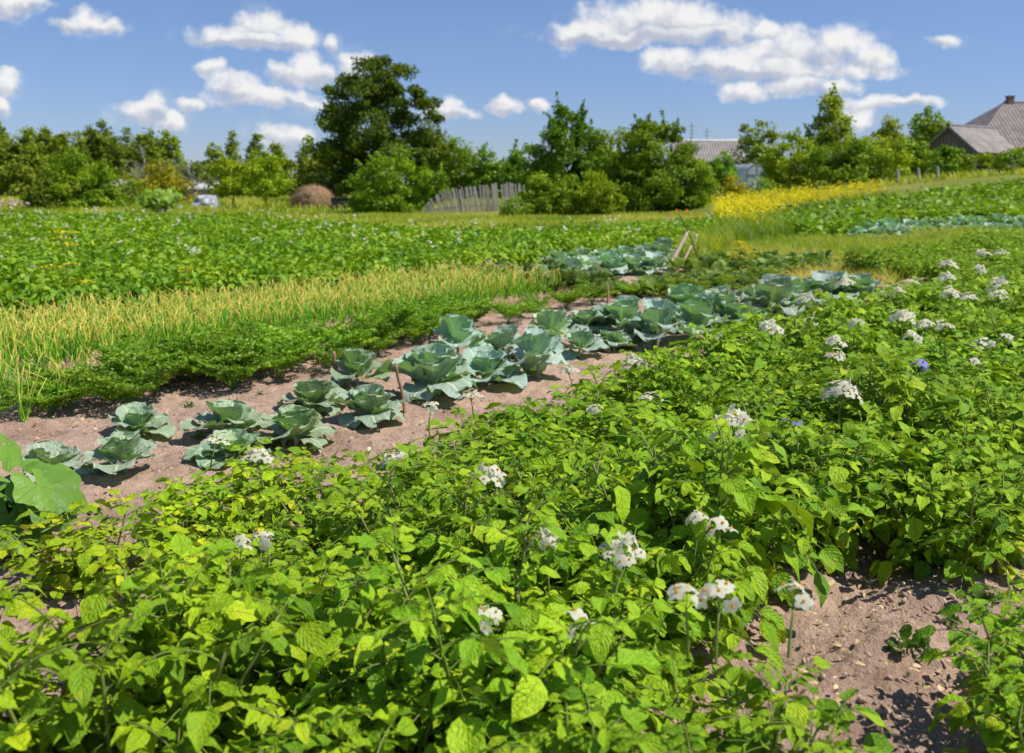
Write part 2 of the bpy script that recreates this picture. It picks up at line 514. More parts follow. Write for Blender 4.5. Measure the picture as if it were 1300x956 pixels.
# ----------------------------------------------------------------- leaf templates
def potato_leaflet(fold, arch, wav, ph, nu=8, nv=5):
    def wf(u, v):
        return .375 * np.sin(PI * np.clip(u, 0, 1) ** .76) ** .85 * (1 - .12 * u) + .004
    def zf(u, v):
        z = fold * np.abs(v) * wf(u, v) - arch * u ** 2 + wav * np.sin(u * 11 + ph + 2.0 * np.sign(v)) * np.abs(v) ** 2 * .5
        return u * (1 - .12 * arch * u) + 0 * v, z
    return grid_leaf(nu, nv, wf, zf)


LEAFLETS = [potato_leaflet(.28, .18, .10, 0), potato_leaflet(.15, .34, .09, 1.3), potato_leaflet(.42, .10, .12, 2.2), potato_leaflet(.05, .46, .08, 4)]
LEAFLETS_LO = [potato_leaflet(.4, .25, 0, 0, 4, 3), potato_leaflet(.2, .4, 0, 1, 4, 3)]


def curve(p0, d0, L, bend, k=8):
    """arc from p0 along d0; bend vector is added progressively"""
    pts = [np.array(p0, float)]; d = np.array(d0, float)
    for i in range(k - 1):
        pts.append(pts[-1] + norm(d) * L / (k - 1)); d = d + np.array(bend) / (k - 1)
    return np.array(pts)


def potato_parts(seed, stems, H, spread, lod=0, leafscale=1., yellow=0.):
    r = np.random.default_rng(seed)
    fb, sb = MB(), MB()
    ax, nh, sc, og, ti = [], [], [], [], []
    tops = []
    for s_ in range(stems):
        a = s_ / stems * 2 * PI + r.uniform(-.5, .5)
        out = np.array([math.cos(a), math.sin(a), 0])
        lean = r.uniform(.15, 1.0) * spread
        L = H * r.uniform(.85, 1.12)
        p0 = out * r.uniform(.02, .1); p0[2] = -.02
        stem = curve(p0, out * lean + np.array([0, 0, 1]), L, np.array([0, 0, .35]) + r.normal(0, .12, 3), 10)
        sb.tube(stem, np.linspace(.0075, .0035, 10), 5, r.random())
        tops.append(stem[-1])
        nl = r.integers(12, 17)
        for q in range(nl):
            f = .16 + .84 * (q / (nl - 1)) ** .9
            i = min(int(f * 9), 8); pp = stem[i] + (stem[i + 1] - stem[i]) * (f * 9 - i)
            la = a + q * 2.4 + r.uniform(-.4, .4)
            lo = np.array([math.cos(la), math.sin(la), 0])
            top = q / (nl - 1)
            ll = (.23 if top < .75 else .23 - .45 * (top - .75)) * r.uniform(.8, 1.15) * leafscale
            elev = .25 + .75 * top ** 2 + r.uniform(-.15, .2)
            rac = curve(pp, lo + np.array([0, 0, elev]), ll, np.array([0, 0, -.85 - .35 * r.random()]), 7)
            if lod == 0: sb.tube(rac, np.linspace(.003, .0014, 7), 3, r.random(), cap=False)
            tg = np.gradient(rac, axis=0); tg = norm(tg)
            roll = r.normal(0, .25)
            lt = r.uniform(.1, .75) * (.75 + .25 * top) + yellow * r.random()
            if top < .3 and r.random() < .12: lt = 1.25
            for j, fj in enumerate((.28, .46, .64, .82, 1.0)):
                k = min(int(fj * 6), 6); pos = rac[k]; d = tg[k]
                sd = norm(np.cross(d, [0, 0, 1.])); up = np.cross(sd, d)
                base = (.040, .058, .074, .084, .102)[j] * leafscale * (1 - .35 * max(0, top - .7) / .3) * r.uniform(.88, 1.15)
                for side in ((-1, 1) if j < 4 else (0,)):
                    if j == 0 and r.random() < .25: continue
                    av = d * (.35 if side else 1) + sd * side * .95 + np.array([0, 0, -.14]) + r.normal(0, .22, 3)
                    nn = up + sd * (roll + side * -.25) + r.normal(0, .27, 3)
                    ax.append(av); nh.append(nn); sc.append(base * (1.15 if side == 0 else 1)); og.append(pos + sd * side * .006); ti.append(lt + r.normal(0, .12))
    ax, nh, sc, og, ti = map(np.array, (ax, nh, sc, og, ti))
    tp = LEAFLETS if lod == 0 else LEAFLETS_LO
    wid = r.uniform(.70, .98, len(sc))
    S = np.stack([sc * wid, sc, sc], 1)
    R = frames(ax, nh, S)
    ch = r.integers(0, len(tp), len(sc))
    for c in range(len(tp)):
        s_ = ch == c
        fb.stamp(tp[c], R[s_], og[s_], np.clip(ti[s_], 0, 1.3))
    return fb, sb, tops


POT_VAR = []
for v in range(8):
    fb, sb, tops = potato_parts(100 + v, 7 + v % 3, (.46, .38, .50, .41, .53, .37, .46, .43)[v], .78 + .09 * (v % 4), leafscale=(.86, .76, .94, .8, .98, .78, .9, .72)[v])
    POT_VAR.append((fb.mesh('potato_foliage', M_POTATO), sb.mesh('potato_stems', M_STEM), tops))
POT_YOUNG = []
for v in range(3):
    fb, sb, tops = potato_parts(200 + v, 2 + v, .36 + .05 * v, .7, yellow=.25)
    POT_YOUNG.append((fb.mesh('potato_foliage', M_POTATO), sb.mesh('potato_stems', M_STEM), tops))


# flower clusters (stalk + fan of white stars with orange cones)
def flower_cluster(seed, nfl, blue=False, spread=.06):
    r = np.random.default_rng(seed)
    st = MB()
    L = .10
    main = curve((0, 0, 0), (0, 0, 1), L, r.normal(0, .25, 3), 6)
    st.tube(main, np.linspace(.0035, .0022, 6), 5, .3)
    # star template: five petals fused at the base
    ang = np.arange(20) / 20 * 2 * PI
    rr = np.where(np.arange(20) % 4 == 0, 1., np.where(np.arange(20) % 4 == 2, .68, .9))
    ring2 = np.stack([np.cos(ang) * rr, np.sin(ang) * rr, -.10 * rr + .15 * (rr > .9) * -1], 1)
    ring1 = np.stack([np.cos(ang) * .4, np.sin(ang) * .4, np.full(20, .02)], 1)
    V = np.vstack([[[0, 0, -.08]], ring1, ring2])
    T = np.array([[0, 1 + i, 1 + (i + 1) % 20] for i in range(20)])
    Q = np.array([[1 + i, 21 + i, 21 + (i + 1) % 20, 1 + (i + 1) % 20] for i in range(20)])
    star = (V, Q, T, np.zeros((41, 2)))
    k = 6; a6 = np.arange(k) / k * 2 * PI
    cone = (np.vstack([np.stack([np.cos(a6) * .17, np.sin(a6) * .17, np.full(k, -.05)], 1), np.stack([np.cos(a6) * .13, np.sin(a6) * .13, np.full(k, .22)], 1), [[0, 0, .36]]]),
            np.array([[i, (i + 1) % k, k + (i + 1) % k, k + i] for i in range(k)]), np.array([[k + i, k + (i + 1) % k, 2 * k] for i in range(k)]), np.zeros((13, 2)))
    heads = []
    for q in range(nfl):
        a = q * 2.4; rad = spread * math.sqrt((q + .4) / nfl)
        off = np.array([math.cos(a) * rad, math.sin(a) * rad, .012 + .95 * math.sqrt(max(spread ** 2 - rad ** 2, 0)) + r.uniform(-.012, .012)])
        tip = main[-1] + off
        ped = np.linspace(main[-1], tip, 4) + np.array([0, 0, 1])[None] * (np.sin(np.linspace(0, PI, 4)) * .008)[:, None]
        st.tube(ped, .0012, 3, .3, cap=False)
        nrm = norm(np.array([math.cos(a) * rad * 14, math.sin(a) * rad * 14, .55]) + r.normal(0, .3, 3))
        heads.append((tip, nrm, r.uniform(.0185, .0235), r.uniform(0, 6)))
    if not FLM:
        for nm, m_ in (('white_flower', M_PETAL), ('blue_flower', M_PETALB)):
            fm = MB(); one = np.eye(3)[None]
            fm.stamp(star, one, np.zeros((1, 3)), np.array([.25])); fm.stamp(cone, one, np.zeros((1, 3)), np.array([1.4]))
            FLM.append(fm.mesh(nm, m_))
    return st.mesh('flower_stalk', M_STEM), FLM[1 if blue else 0], heads


FLM = []
FL_BIG = [flower_cluster(300 + i, 14 + i) for i in range(3)]
FL_MID = [flower_cluster(310 + i, 8 + i, spread=.05) for i in range(3)]
FL_SMALL = [flower_cluster(320 + i, 4 + i % 2, spread=.035) for i in range(2)]
FL_BLUE = [flower_cluster(330, 6, True, .055), flower_cluster(331, 3, True, .035)]


def add_cluster(plant, loc, kind, rz, scale, label=None):
    st, fm, heads = kind
    o = link('flower_cluster', st, plant); o.location = loc; o.rotation_euler = (random.uniform(-.2, .2), random.uniform(-.2, .2), rz); o.scale = (scale,) * 3
    if label: o['label'] = label
    for tip, nrm, sz, tw in heads:
        f = link('flower', fm, o); f.location = tip; f.scale = (sz,) * 3
        f.rotation_mode = 'QUATERNION'; f.rotation_quaternion = Vector(nrm).to_track_quat('Z', 'Y')
    return o


# ---- the near potato bed: every plant a thing
random.seed(4)
pots = []
for ri, n in enumerate(POT_ROWS):
    t = -1.0
    while t < 27:
        sp = .37 if t < 9 else .44 if t < 14 else .58
        t += sp * random.uniform(.88, 1.12)
        q = P(n + random.uniform(-.07, .07), t)
        x, y = q
        if y < 1.7: continue
        px, py = proj(x, y, .3)
        if px < -90 or px > 1395 or py > 1130: continue
        bx, by = proj(x, y, 0)
        if (bx < 130 and by < 925 and random.random() < .9) or (bx < 215 and by < 860 and random.random() < .85) or (bx < 290 and by < 765 and random.random() < .7): continue
        if n > 3.5 and t < 2.6: continue
        cx_, cy_ = proj(x, y, .3)
        if cx_ < 430 and cy_ < 900 - .72 * cx_: continue
        if n > 3.5 and t < 7.5:
            if t < 3.9: continue
            q = P(3.5 + random.uniform(-.08, .08), t); x, y = q; n = 3.5
        if n > 2.9 and t < 3.2 and random.random() < .6: continue
        if inpoly(q[None], PG_PATCH)[0]: continue
        pots.append([x, y, n, t])
for n in (4.7, 5.4, 6.1):
    t = 17.2
    while t < 27:
        t += .62 * random.uniform(.9, 1.1)
        q = P(n + random.uniform(-.1, .1), t)
        px, py = proj(q[0], q[1], .3)
        if px < 1395: pots.append([q[0], q[1], n, t])
# a few scattered young plants in the gap at the left
# keep the two bare places bare: drop plants whose leaves would hang over them
BARE = [np.array([(1052, 862), (1082, 828), (1150, 778), (1215, 745), (1300, 712), (1300, 745), (1222, 800), (1200, 866), (1185, 960), (1035, 960)], float),
        np.array([(-20, 690), (-20, 770), (50, 790), (130, 742), (190, 668), (90, 650)], float)]
gx, gy = np.meshgrid(np.arange(-20, 1310, 12.), np.arange(640, 965, 12.))
gpt = np.column_stack([gx.ravel(), gy.ravel()])
gpt = gpt[inpoly(gpt, BARE[0]) | inpoly(gpt, BARE[1])]
keep = []
for q in pots:
    cx, cy_ = proj(q[0], q[1], .22); rr = .40 * F / q[1]
    if (np.hypot((gpt[:, 0] - cx) / rr, (gpt[:, 1] - cy_) / (rr * .62)).min()) > (.66 if cx > 600 else .9): keep.append(q)
pots = keep
for px, py in ((1318, 905), (108, 762), (228, 722), (300, 690), (365, 668)):
    q = G(px, py); pots.append([q[0], q[1], -9, 0])
pots.sort(key=lambda p: p[1])
print('POTATO PLANTS', len(pots))

FLOWERS = [  # photo pixel of each cluster, size class, scale
    (265, 553, 'm', 1.), (331, 568, 'm', 1.05), (512, 575, 'b', 1.), (545, 510, 's', 1.1), (613, 617, 'm', 1.05), (630, 607, 's', 1.), (697, 696, 'b', .9), (792, 703, 'b', .9), (765, 696, 's', .9),
    (602, 494, 'm', 1.1), (727, 461, 'm', 1.), (800, 456, 'b', 1.1), (822, 492, 'm', 1.1), (758, 514, 's', 1.1), (876, 749, 's', 1.1), (912, 748, 's', 1.2), (1005, 749, 's', 1.1),
    (880, 668, 's', 1.), (899, 676, 's', 1.1), (327, 692, 's', 1.), (302, 690, 's', .9), (597, 784, 's', 1.), (713, 790, 's', 1.1), (938, 541, 'b', 1.25), (1065, 496, 'b', 1.4), (1060, 437, 'm', 1.2),
    (1070, 452, 'm', 1.2), (1147, 403, 'b', 1.35), (983, 426, 'b', 1.2), (907, 425, 'm', 1.2), (1030, 378, 'b', 1.3), (1074, 359, 'm', 1.4), (1206, 336, 'b', 1.5), (1245, 436, 'm', 1.4), (1184, 424, 'm', 1.2),
    (1202, 417, 'm', 1.2), (1226, 382, 'm', 1.3), (1204, 358, 'm', 1.4), (1204, 381, 'm', 1.2), (1268, 370, 'b', 1.4), (1268, 388, 'm', 1.3), (1244, 323, 'm', 1.4), (1273, 320, 'm', 1.4), (1240, 350, 'm', 1.2), (1155, 357, 'm', 1.4),
    (1126, 374, 'm', 1.2), (1140, 375, 's', 1.4), (1096, 415, 's', 1.3), (1166, 437, 's', 1.3), (1290, 437, 's', 1.3), (1234, 464, 's', 1.2), (1160, 481, 'B', 1.3), (1018, 531, 'C', 1.2), (1034, 410, 's', 1.2)]
# which plant carries which cluster: project the plant's canopy top
used = {}
fl_for = {}
for i, (fx, fy, c, s) in enumerate(FLOWERS):
    best, bd = None, 1e9
    for j, (x, y, n, t) in enumerate(pots):
        px, py = proj(x, y, gz(x, y) + .5)
        wgt = 1264 / y
        d = math.hypot((px - fx) / wgt, (py - fy) / wgt * 1.6)
        if d < bd: best, bd = j, d
    fl_for.setdefault(best, []).append(i)

SPECIAL = {0: 'potato plant at the left of the bed with a white cluster in front of a cabbage'}
grp_f, grp_n = 'potato plants in flower in the near bed', 'potato plants without open flowers in the near bed'
FLAB = {512: 'potato plant at the bed edge with a tall white flower head before the bare soil',
        265: 'yellow-green potato plant with a small white flower head in front of the cabbages at left',
        331: 'potato plant with a white flower head just below the round open cabbage',
        613: 'potato plant with twin white flower heads on the near side of the bare soil',
        938: 'potato plant with a large white flower head on a tall bare stalk mid bed',
        1065: 'potato plant with the broadest white flower head, below the pair of white heads',
        1160: 'potato plant carrying the violet-blue flower cluster on a tall stalk',
        1018: 'potato plant with a small low violet-blue flower between white flowering ones',
        697: 'potato plant with a round white flower head beside a shaded gap in the leaves',
        792: 'potato plant with a dense white flower head and a single small flower at its left',
        602: 'potato plant with a white flower head in front of a large cabbage with raised leaves',
        800: 'potato plant with a pinkish white flower head where the bare soil narrows',
        727: 'potato plant with a round white flower head against the bare soil below the cabbages',
        327: 'yellowish potato plant with two single white flowers low at the left',
        713: 'potato plant with one or two low white flowers near the bottom edge',
        597: 'potato plant with one tiny white flower low near the bottom middle',
        1005: 'potato plant with a small white flower above the bare furrow',
        912: 'potato plant with two small yellow-eyed white flowers left of the bare furrow'}
for j, (x, y, n, t) in enumerate(pots):
    young = n == -9
    va = POT_YOUNG[j % 3] if young else POT_VAR[random.randrange(8)]
    zb = gz(x, y)
    fl = fl_for.get(j, [])
    lab = None
    for i in fl:
        lab = lab or FLAB.get(FLOWERS[i][0])
    if young: lab, grp, = 'small young potato plant standing apart on the bare soil at the left', 'young potato plants at the left'
    elif fl: lab, grp = lab or 'bushy green potato plant with white flower heads in the near bed', grp_f
    else: lab, grp = 'bushy green potato plant without open flowers in the near bed', grp_n
    o = empty('potato_plant', (x, y, zb - .01), random.uniform(0, 6.28), lab, 'potato plant', grp)
    s = random.uniform(.84, 1.16) * (1.04 if n < 3.5 else .9)
    if young: s *= .78
    if t > 10: s *= 1.08
    o.scale = (s, s, s * random.uniform(.88, 1.16) * (.74 if n > 2.9 and t < 5.2 else .82 if n == 3.5 else .8 if young else 1))
    fo = link('foliage', va[0], o); sm = link('stem', va[1], o)
    px, _ = proj(x, y, .4)
    yl = np.clip((620 - px) / 600, 0, 1) * ss(9, 4, y) * .8 + random.uniform(-.15, .25)
    yl = float(np.clip(yl, 0, 1)); br = random.uniform(.84, 1.12)
    fo.color = (br * (1 + .30 * yl), br * (1 + .13 * yl), br * (1 - .15 * yl), 1)
    for i in fl:
        fx, fy, c, sc = FLOWERS[i]
        # where the flower ray passes over the plant
        d = ray(fx, fy); k = y / d[1]
        w = np.array([d[0] * k, y, CAMH + d[2] * k])
        zt = min(max(w[2], zb + .50 * (.8 if n > 2.9 and t < 5.2 else 1)), zb + .68)
        k = (zt - CAMH) / d[2]; wx, wy = d[0] * k, d[1] * k
        if math.hypot(wx - x, wy - y) > .32:
            f_ = .32 / math.hypot(wx - x, wy - y); wx, wy = x + (wx - x) * f_, y + (wy - y) * f_
        kind = {'b': FL_BIG[i % 3], 'm': FL_MID[i % 3], 's': FL_SMALL[i % 2], 'B': FL_BLUE[0], 'C': FL_BLUE[1]}[c]
        c_, s_ = math.cos(-o.rotation_euler.z), math.sin(-o.rotation_euler.z)
        dx, dy = wx - x, wy - y
        lx, ly = (c_ * dx - s_ * dy) / o.scale[0], (s_ * dx + c_ * dy) / o.scale[1]
        lz = (zt - .13 * sc * 1.1 - zb) / o.scale[2]
        add_cluster(o, (lx, ly, lz), kind, random.uniform(0, 6), (1.05 + .03 * y) * sc / s)


# ----------------------------------------------------------------- cabbages
def cabbage_leaf(cup, curl, wav, ph, nu=16, nv=13):
    q = np.linspace(0, 1, nu - 3)
    us = np.concatenate([[0, .07, .13], .18 + .82 * (1 - np.cos(PI * q)) / 2])
    lut = np.concatenate([[.030, .030, .032], np.maximum(.5 * np.sqrt(np.clip(1 - (2 * (us[3:] - .18) / .82 - 1) ** 2, 0, 1)) * (.86 + .2 * (us[3:])), .034 * (us[3:] < .5))])
    V, Q, T, U = grid_leaf(nu, nv, lambda u, v: 0 * u, lambda u, v: (u, 0 * u))
    u = np.repeat(us, nv); v = np.tile(np.linspace(-1, 1, nv), nu); hw = np.repeat(lut, nv)
    hw = hw * (1 + .05 * np.sin(u * 23 + ph + 2 * np.sign(v)) * np.abs(v))
    x = hw * v; av = np.abs(v)
    z = .12 * u + cup * x ** 2 * 1.6 - curl * np.clip(u - .45, 0, 1) ** 2 * 1.2
    z = z + wav * av ** 4 * np.sin(u * 21 + ph + 1.7 * np.sign(v)) * (u > .2) + .012 * np.sin(u * 26 + 4 * av) * (1 - av) * (u > .2)
    z = z - curl * .35 * np.clip(av - .6, 0, 1) * hw
    y = u + wav * .4 * av ** 2 * np.sin(v * 7 + ph) * (u > .6)
    return np.stack([x, y, z], -1), Q, T, np.stack([u, v * .5 + .5], -1)


CABL = [cabbage_leaf(.45, .38, .06, 0), cabbage_leaf(.3, .6, .075, 2), cabbage_leaf(.6, .05, .06, 4), cabbage_leaf(.15, .8, .085, 1)]


def cabbage_mesh(seed, nl, stem, openness, head=True):
    r = np.random.default_rng(seed)
    lb, sb = MB(), MB()
    sb.tube(curve((0, 0, -.03), (r.normal(0, .06), r.normal(0, .06), 1), stem + .08, (0, 0, 0), 5), [.018, .018, .019, .02, .016], 7, .6)
    ax, nh, sc, og, ti, ch = [], [], [], [], [], []
    for i in range(nl):
        f = i / (nl - 1)                     # 0 outer, 1 inner
        a = i * 2.4 + r.uniform(-.25, .25)
        lo = np.array([math.cos(a), math.sin(a), 0])
        el = (-.1 + 1.22 * f ** 1.15) * (1.12 - .35 * openness) + r.uniform(-.12, .18)
        axv = lo * math.cos(el) + np.array([0, 0, math.sin(el)])
        nv = np.array([0, 0, math.cos(el)]) - lo * math.sin(el)
        L = .5 * (1 - .42 * f) * r.uniform(.85, 1.12)
        if f < .2 and r.random() < .4: L *= .75
        ax.append(axv); nh.append(nv + r.normal(0, .14, 3)); sc.append(L)
        og.append(np.array([0, 0, stem + .06 * f]) + lo * .012)
        ti.append(.18 + .35 * r.random() + .5 * (f > .65) * r.random()); ch.append(r.choice([1, 3, 0]) if f < .4 else r.choice([0, 1, 2]) if f < .7 else 2)
    ax, nh, sc, og, ti, ch = map(np.array, (ax, nh, sc, og, ti, ch))
    w = r.uniform(.9, 1.15, nl) * np.where(np.arange(nl) / nl > .6, 1.15, 1)
    R = frames(ax, nh, np.stack([sc * w, sc, sc], 1))
    for c in range(4):
        s_ = ch == c
        lb.stamp(CABL[c], R[s_], og[s_], ti[s_])
    return lb.mesh('cabbage_leaves', M_CAB), sb.mesh('cabbage_stem', M_CAB)


CABV = [cabbage_mesh(400, 15, .05, .5), cabbage_mesh(401, 13, .06, .8), cabbage_mesh(402, 12, .13, .6), cabbage_mesh(403, 16, .07, .35), cabbage_mesh(404, 11, .11, .3), cabbage_mesh(405, 14, .06, .9)]


def cabbage(px, py, wpx, var, lab, group='cabbages in the double row', tone=1., zs=1., name='cabbage'):
    q = G(px, py); x, y = q
    W = wpx / F * y
    s = W / .86
    o = empty(name, (x, y, gz(x, y)), random.uniform(0, 6.28), lab, 'cabbage', group)
    o.scale = (s, s, s * zs)
    lv = link('leaf_rosette', CABV[var][0], o); st = link('stem', CABV[var][1], o)
    b = random.uniform(.9, 1.1) * tone
    lv.color = (b * random.uniform(.92, 1.05), b, b * random.uniform(.9, 1.12) * (.84 if px < 500 else 1), 1)
    return o


CABS = [(67, 612, 105, 1, 'blue-green cabbage rosette behind the big lobed squash leaves at the left end of the row', 1., 1.),
        (160, 614, 112, 2, 'open long-stemmed cabbage casting a shadow on bare soil, second from the left end', 1., 1.),
        (178, 562, 95, 0, 'cabbage standing directly behind the long-stemmed one near the left end', 1.05, 1.),
        (290, 562, 118, 0, 'round pale cabbage behind two white potato flower heads', 1., 1.),
        (296, 592, 110, 5, 'cabbage with low dark outer leaves right behind the white potato flowers', .9, .9),
        (376, 572, 118, 3, 'cabbage with a closing heart and pale low outer leaves on the bare soil', 1., 1.),
        (396, 527, 98, 3, 'cabbage behind the closing-heart cabbage, left of the short dark stake', .95, 1.),
        (470, 545, 112, 3, 'cup-shaped cabbage between the two thin stakes', .9, 1.),
        (455, 500, 95, 4, 'gappy upright cabbage behind the cup-shaped one, beside the short dark stake', .85, 1.1),
        (552, 512, 150, 3, 'large spreading cabbage just right of the taller leaning stake', 1.05, 1.05),
        (582, 463, 105, 4, 'cabbage with a raised round leaf behind the large spreading one', 1.08, 1.2),
        (618, 497, 120, 0, 'cabbage with one broad leaf hanging toward the soil, right of the large spreading one', 1., 1.),
        (682, 488, 115, 2, 'stalky cabbage with tall folded leaves above the round white potato flower', 1.05, 1.25),
        (700, 447, 95, 4, 'pale cabbage with flat-topped leaves behind the stalky one', 1.12, 1.15),
        (736, 462, 78, 2, 'small loose cabbage in the middle of the row beside a gap of soil', .95, 1.),
        (742, 428, 85, 5, 'blue-grey cabbage behind the small loose one, mid row', 1.08, 1.),
        (779, 452, 74, 1, 'small pale cabbage with pointed leaves before the thick clump of upright ones', 1.08, 1.),
        (790, 430, 98, 4, 'cabbage below the thin dark stick at the start of the thick clump', 1.05, 1.1),
        (834, 447, 108, 4, 'first tall cabbage of the thick upright clump, on the bare soil edge', .98, 1.25),
        (868, 412, 98, 3, 'cabbage at the back of the thick upright clump', 1.05, 1.2),
        (884, 438, 105, 4, 'tall blue-green cabbage in the middle of the thick upright clump', .98, 1.25),
        (912, 420, 98, 3, 'cabbage behind the middle of the clump with wide raised leaves', 1.03, 1.25),
        (938, 426, 98, 1, 'cabbage with long leaves lying to the right in the thick clump', 1., 1.1),
        (978, 412, 110, 4, 'cabbage at the right end of the thick clump with folded upright leaves', .98, 1.15),
        (1012, 392, 90, 5, 'dark green cabbage between the thick clump and the far pair', .85, 1.),
        (1044, 388, 92, 1, 'blue-green cabbage of the far pair, behind a white potato flower', .98, 1.),
        (1088, 386, 92, 5, 'last cabbage of the double row, beside a short stick near the grass', .98, 1.)]
CABS += [(640, 458, 88, 0, 'blue-green cabbage of the back row between the raised round leaf and the pale flat-topped one', 1.05, 1.1),
         (762, 426, 80, 1, 'blue-grey cabbage in the back row left of the thin dark stick', 1.05, 1.1),
         (806, 444, 80, 0, 'low pale cabbage on the soil edge at the foot of the thick upright clump', 1.1, 1.1),
         (850, 425, 84, 5, 'cabbage wedged between the first tall ones of the thick upright clump', 1.05, 1.2),
         (956, 402, 84, 0, 'back row cabbage just before the right end of the thick clump', 1.05, 1.15),
         (1000, 402, 80, 1, 'cabbage at the front right of the clump half hidden by potato leaves', 1.05, 1.1),
         ]
for (px, py, w, v, lab, tone, zs) in CABS: cabbage(px, py, w * (.86 if 500 < px < 1000 else .93), v, lab, tone=tone, zs=zs)

for i, (px, py, w) in enumerate(((690, 358, 48), (718, 354, 55), (746, 352, 55), (775, 350, 55), (803, 349, 55), (829, 347, 55), (708, 341, 46), (735, 338, 46), (765, 337, 46), (793, 337, 46), (838, 339, 60), (815, 335, 46))):
    cabbage(px, py, w, (5, 0, 1, 3, 5, 1, 0, 1, 5, 3, 4, 0)[i],
            'dark green tall cabbage next to the foot of the crossed sticks' if i == 10 else 'blue-green cabbage in the small far patch left of the crossed sticks',
            'cabbages in the small patch by the crossed sticks', .8 if i == 10 else 1.1, 1.1)
for i in range(26):
    row = i % 2
    px = 1092 + (i // 2) * 18 + random.uniform(-4, 4) + row * 8
    py = (303 if row == 0 else 295) - (i // 2) * .7
    cabbage(px, py, random.uniform(27, 33), random.randrange(6), 'small blue-green cabbage in the distant row on the right slope', 'cabbages in the distant row on the slope', 1.2)


# ----------------------------------------------------------------- squash plants with big lobed leaves
def squash_leaf(ph, nu=9, na=28):
    """round lobed blade, stalk attachment at origin, blade along +y"""
    a = np.linspace(-PI * .9, PI * .9, na)
    rr = .62 * (1 + .17 * np.cos(a * 5 + ph * .1)) * (.82 + .25 * np.cos(a * .5))
    rad = np.linspace(.02, 1, nu)
    A, Rr = np.meshgrid(a, rad)
    re = Rr * rr[None]
    x = re * np.sin(A); y = re * np.cos(A)
    z = -.28 * re ** 2 + .05 * np.sin(A * 5 + ph) * Rr ** 2 + .03 * np.sin(A * 13 + ph) * Rr ** 3
    V = np.stack([x, y, z], -1).reshape(-1, 3)
    i = np.arange(nu - 1)[:, None] * na; j = np.arange(na - 1)[None]
    Q = np.stack([i + j, i + j + 1, i + na + j + 1, i + na + j], -1).reshape(-1, 4)
    U = np.stack([Rr * .9, (np.abs((A / (PI * .9) * 2.5) % 1 - .5))], -1).reshape(-1, 2)
    return V, Q, np.zeros((0, 3), int), U


SQL = [squash_leaf(0), squash_leaf(2)]


def squash(px, py, H, nl, lab, leafs=.34):
    q = G(px, py); r = np.random.default_rng(int(px + py) + 7)
    o = empty('squash_plant', (q[0], q[1], gz(*q)), 0, lab, 'squash plant')
    st, lb = MB(), MB()
    for i in range(nl):
        a = i * 2.4 + r.uniform(-.4, .4); lo = np.array([math.cos(a), math.sin(a), 0])
        h = H * r.uniform(.45, 1.1)
        c = curve((0, 0, 0), lo * r.uniform(.25, .9) + np.array([0, 0, 1]), h, lo * .6, 6)
        st.tube(c, np.linspace(.010, .007, 6), 5, .5)
        n = norm(np.array([lo[0] * .5, lo[1] * .5, .8]) + r.normal(0, .22, 3) + np.array([.3, -.35, 0]))
        ax = lo - n * (lo @ n)
        lb.stamp(SQL[i % 2], frames(ax[None], n[None], np.array([leafs * r.uniform(.75, 1.15)])), c[-1:], np.array([r.random()]))
    lf_ = lb.build('leaf_blades', M_SQUASH, o); lf_.color = (1, 1, 1, 1) if leafs < .26 else (1.15, 1.05, .45, 1); st.build('stem', M_STEM, o)


squash(15, 705, .40, 18, 'squash plant with large lobed leaves at the left edge in front of the first cabbage', .25)
squash(-45, 690, .5, 10, 'squash plant half out of view at the left edge behind the lobed leaves', .25)
squash(203, 276, 1.5, 110, 'tall squash vine with big pale leaves at the far edge of the potato field', .27)


# ----------------------------------------------------------------- onions
def onion_tube(bend, kink, ph, k=7, seg=4):
    u = np.linspace(0, 1, k)
    y = np.where(u < kink, u, kink + (u - kink) * .55)
    z = bend * u ** 2 - np.where(u > kink, (u - kink) * 1.3, 0) * (kink < .99)
    x = .03 * np.sin(u * 4 + ph)
    rad = .019 * np.clip(1.15 - u, .05, 1) ** .7
    b = MB(); b.tube(np.stack([x, y, z], 1), rad, seg, .5)
    return np.vstack(b.V), np.vstack(b.Q), np.vstack(b.T), np.vstack(b.UV)


ONT = [onion_tube(.05, 1., 0), onion_tube(.18, 1., 2), onion_tube(.1, .72, 1), onion_tube(-.05, .85, 3), onion_tube(.3, 1., 4)]


def onion_geom(r, m, base, H, b):
    """m leaves at base (3,)"""
    a = r.uniform(0, 2 * PI, m); lean = r.uniform(.02, .30, m) + .5 * (r.random(m) < .12)
    ax = np.stack([np.cos(a) * lean, np.sin(a) * lean, np.ones(m)], 1)
    nh = np.stack([-np.cos(a), -np.sin(a), .3 + 0 * a], 1) * -1
    sc = H * r.uniform(.6, 1.1, m)
    ti = np.clip(r.normal(.42, .22, m), 0, 1)
    R = frames(ax, nh, np.stack([np.full(m, .45) * r.uniform(.8, 1.2, m), sc, sc], 1))
    O = np.broadcast_to(base, (m, 3)) + np.stack([np.cos(a), np.sin(a), 0 * a], 1) * .008
    ch = r.integers(0, 5, m)
    for c in range(5):
        s_ = ch == c
        b.stamp(ONT[c], R[s_], O[s_], ti[s_])


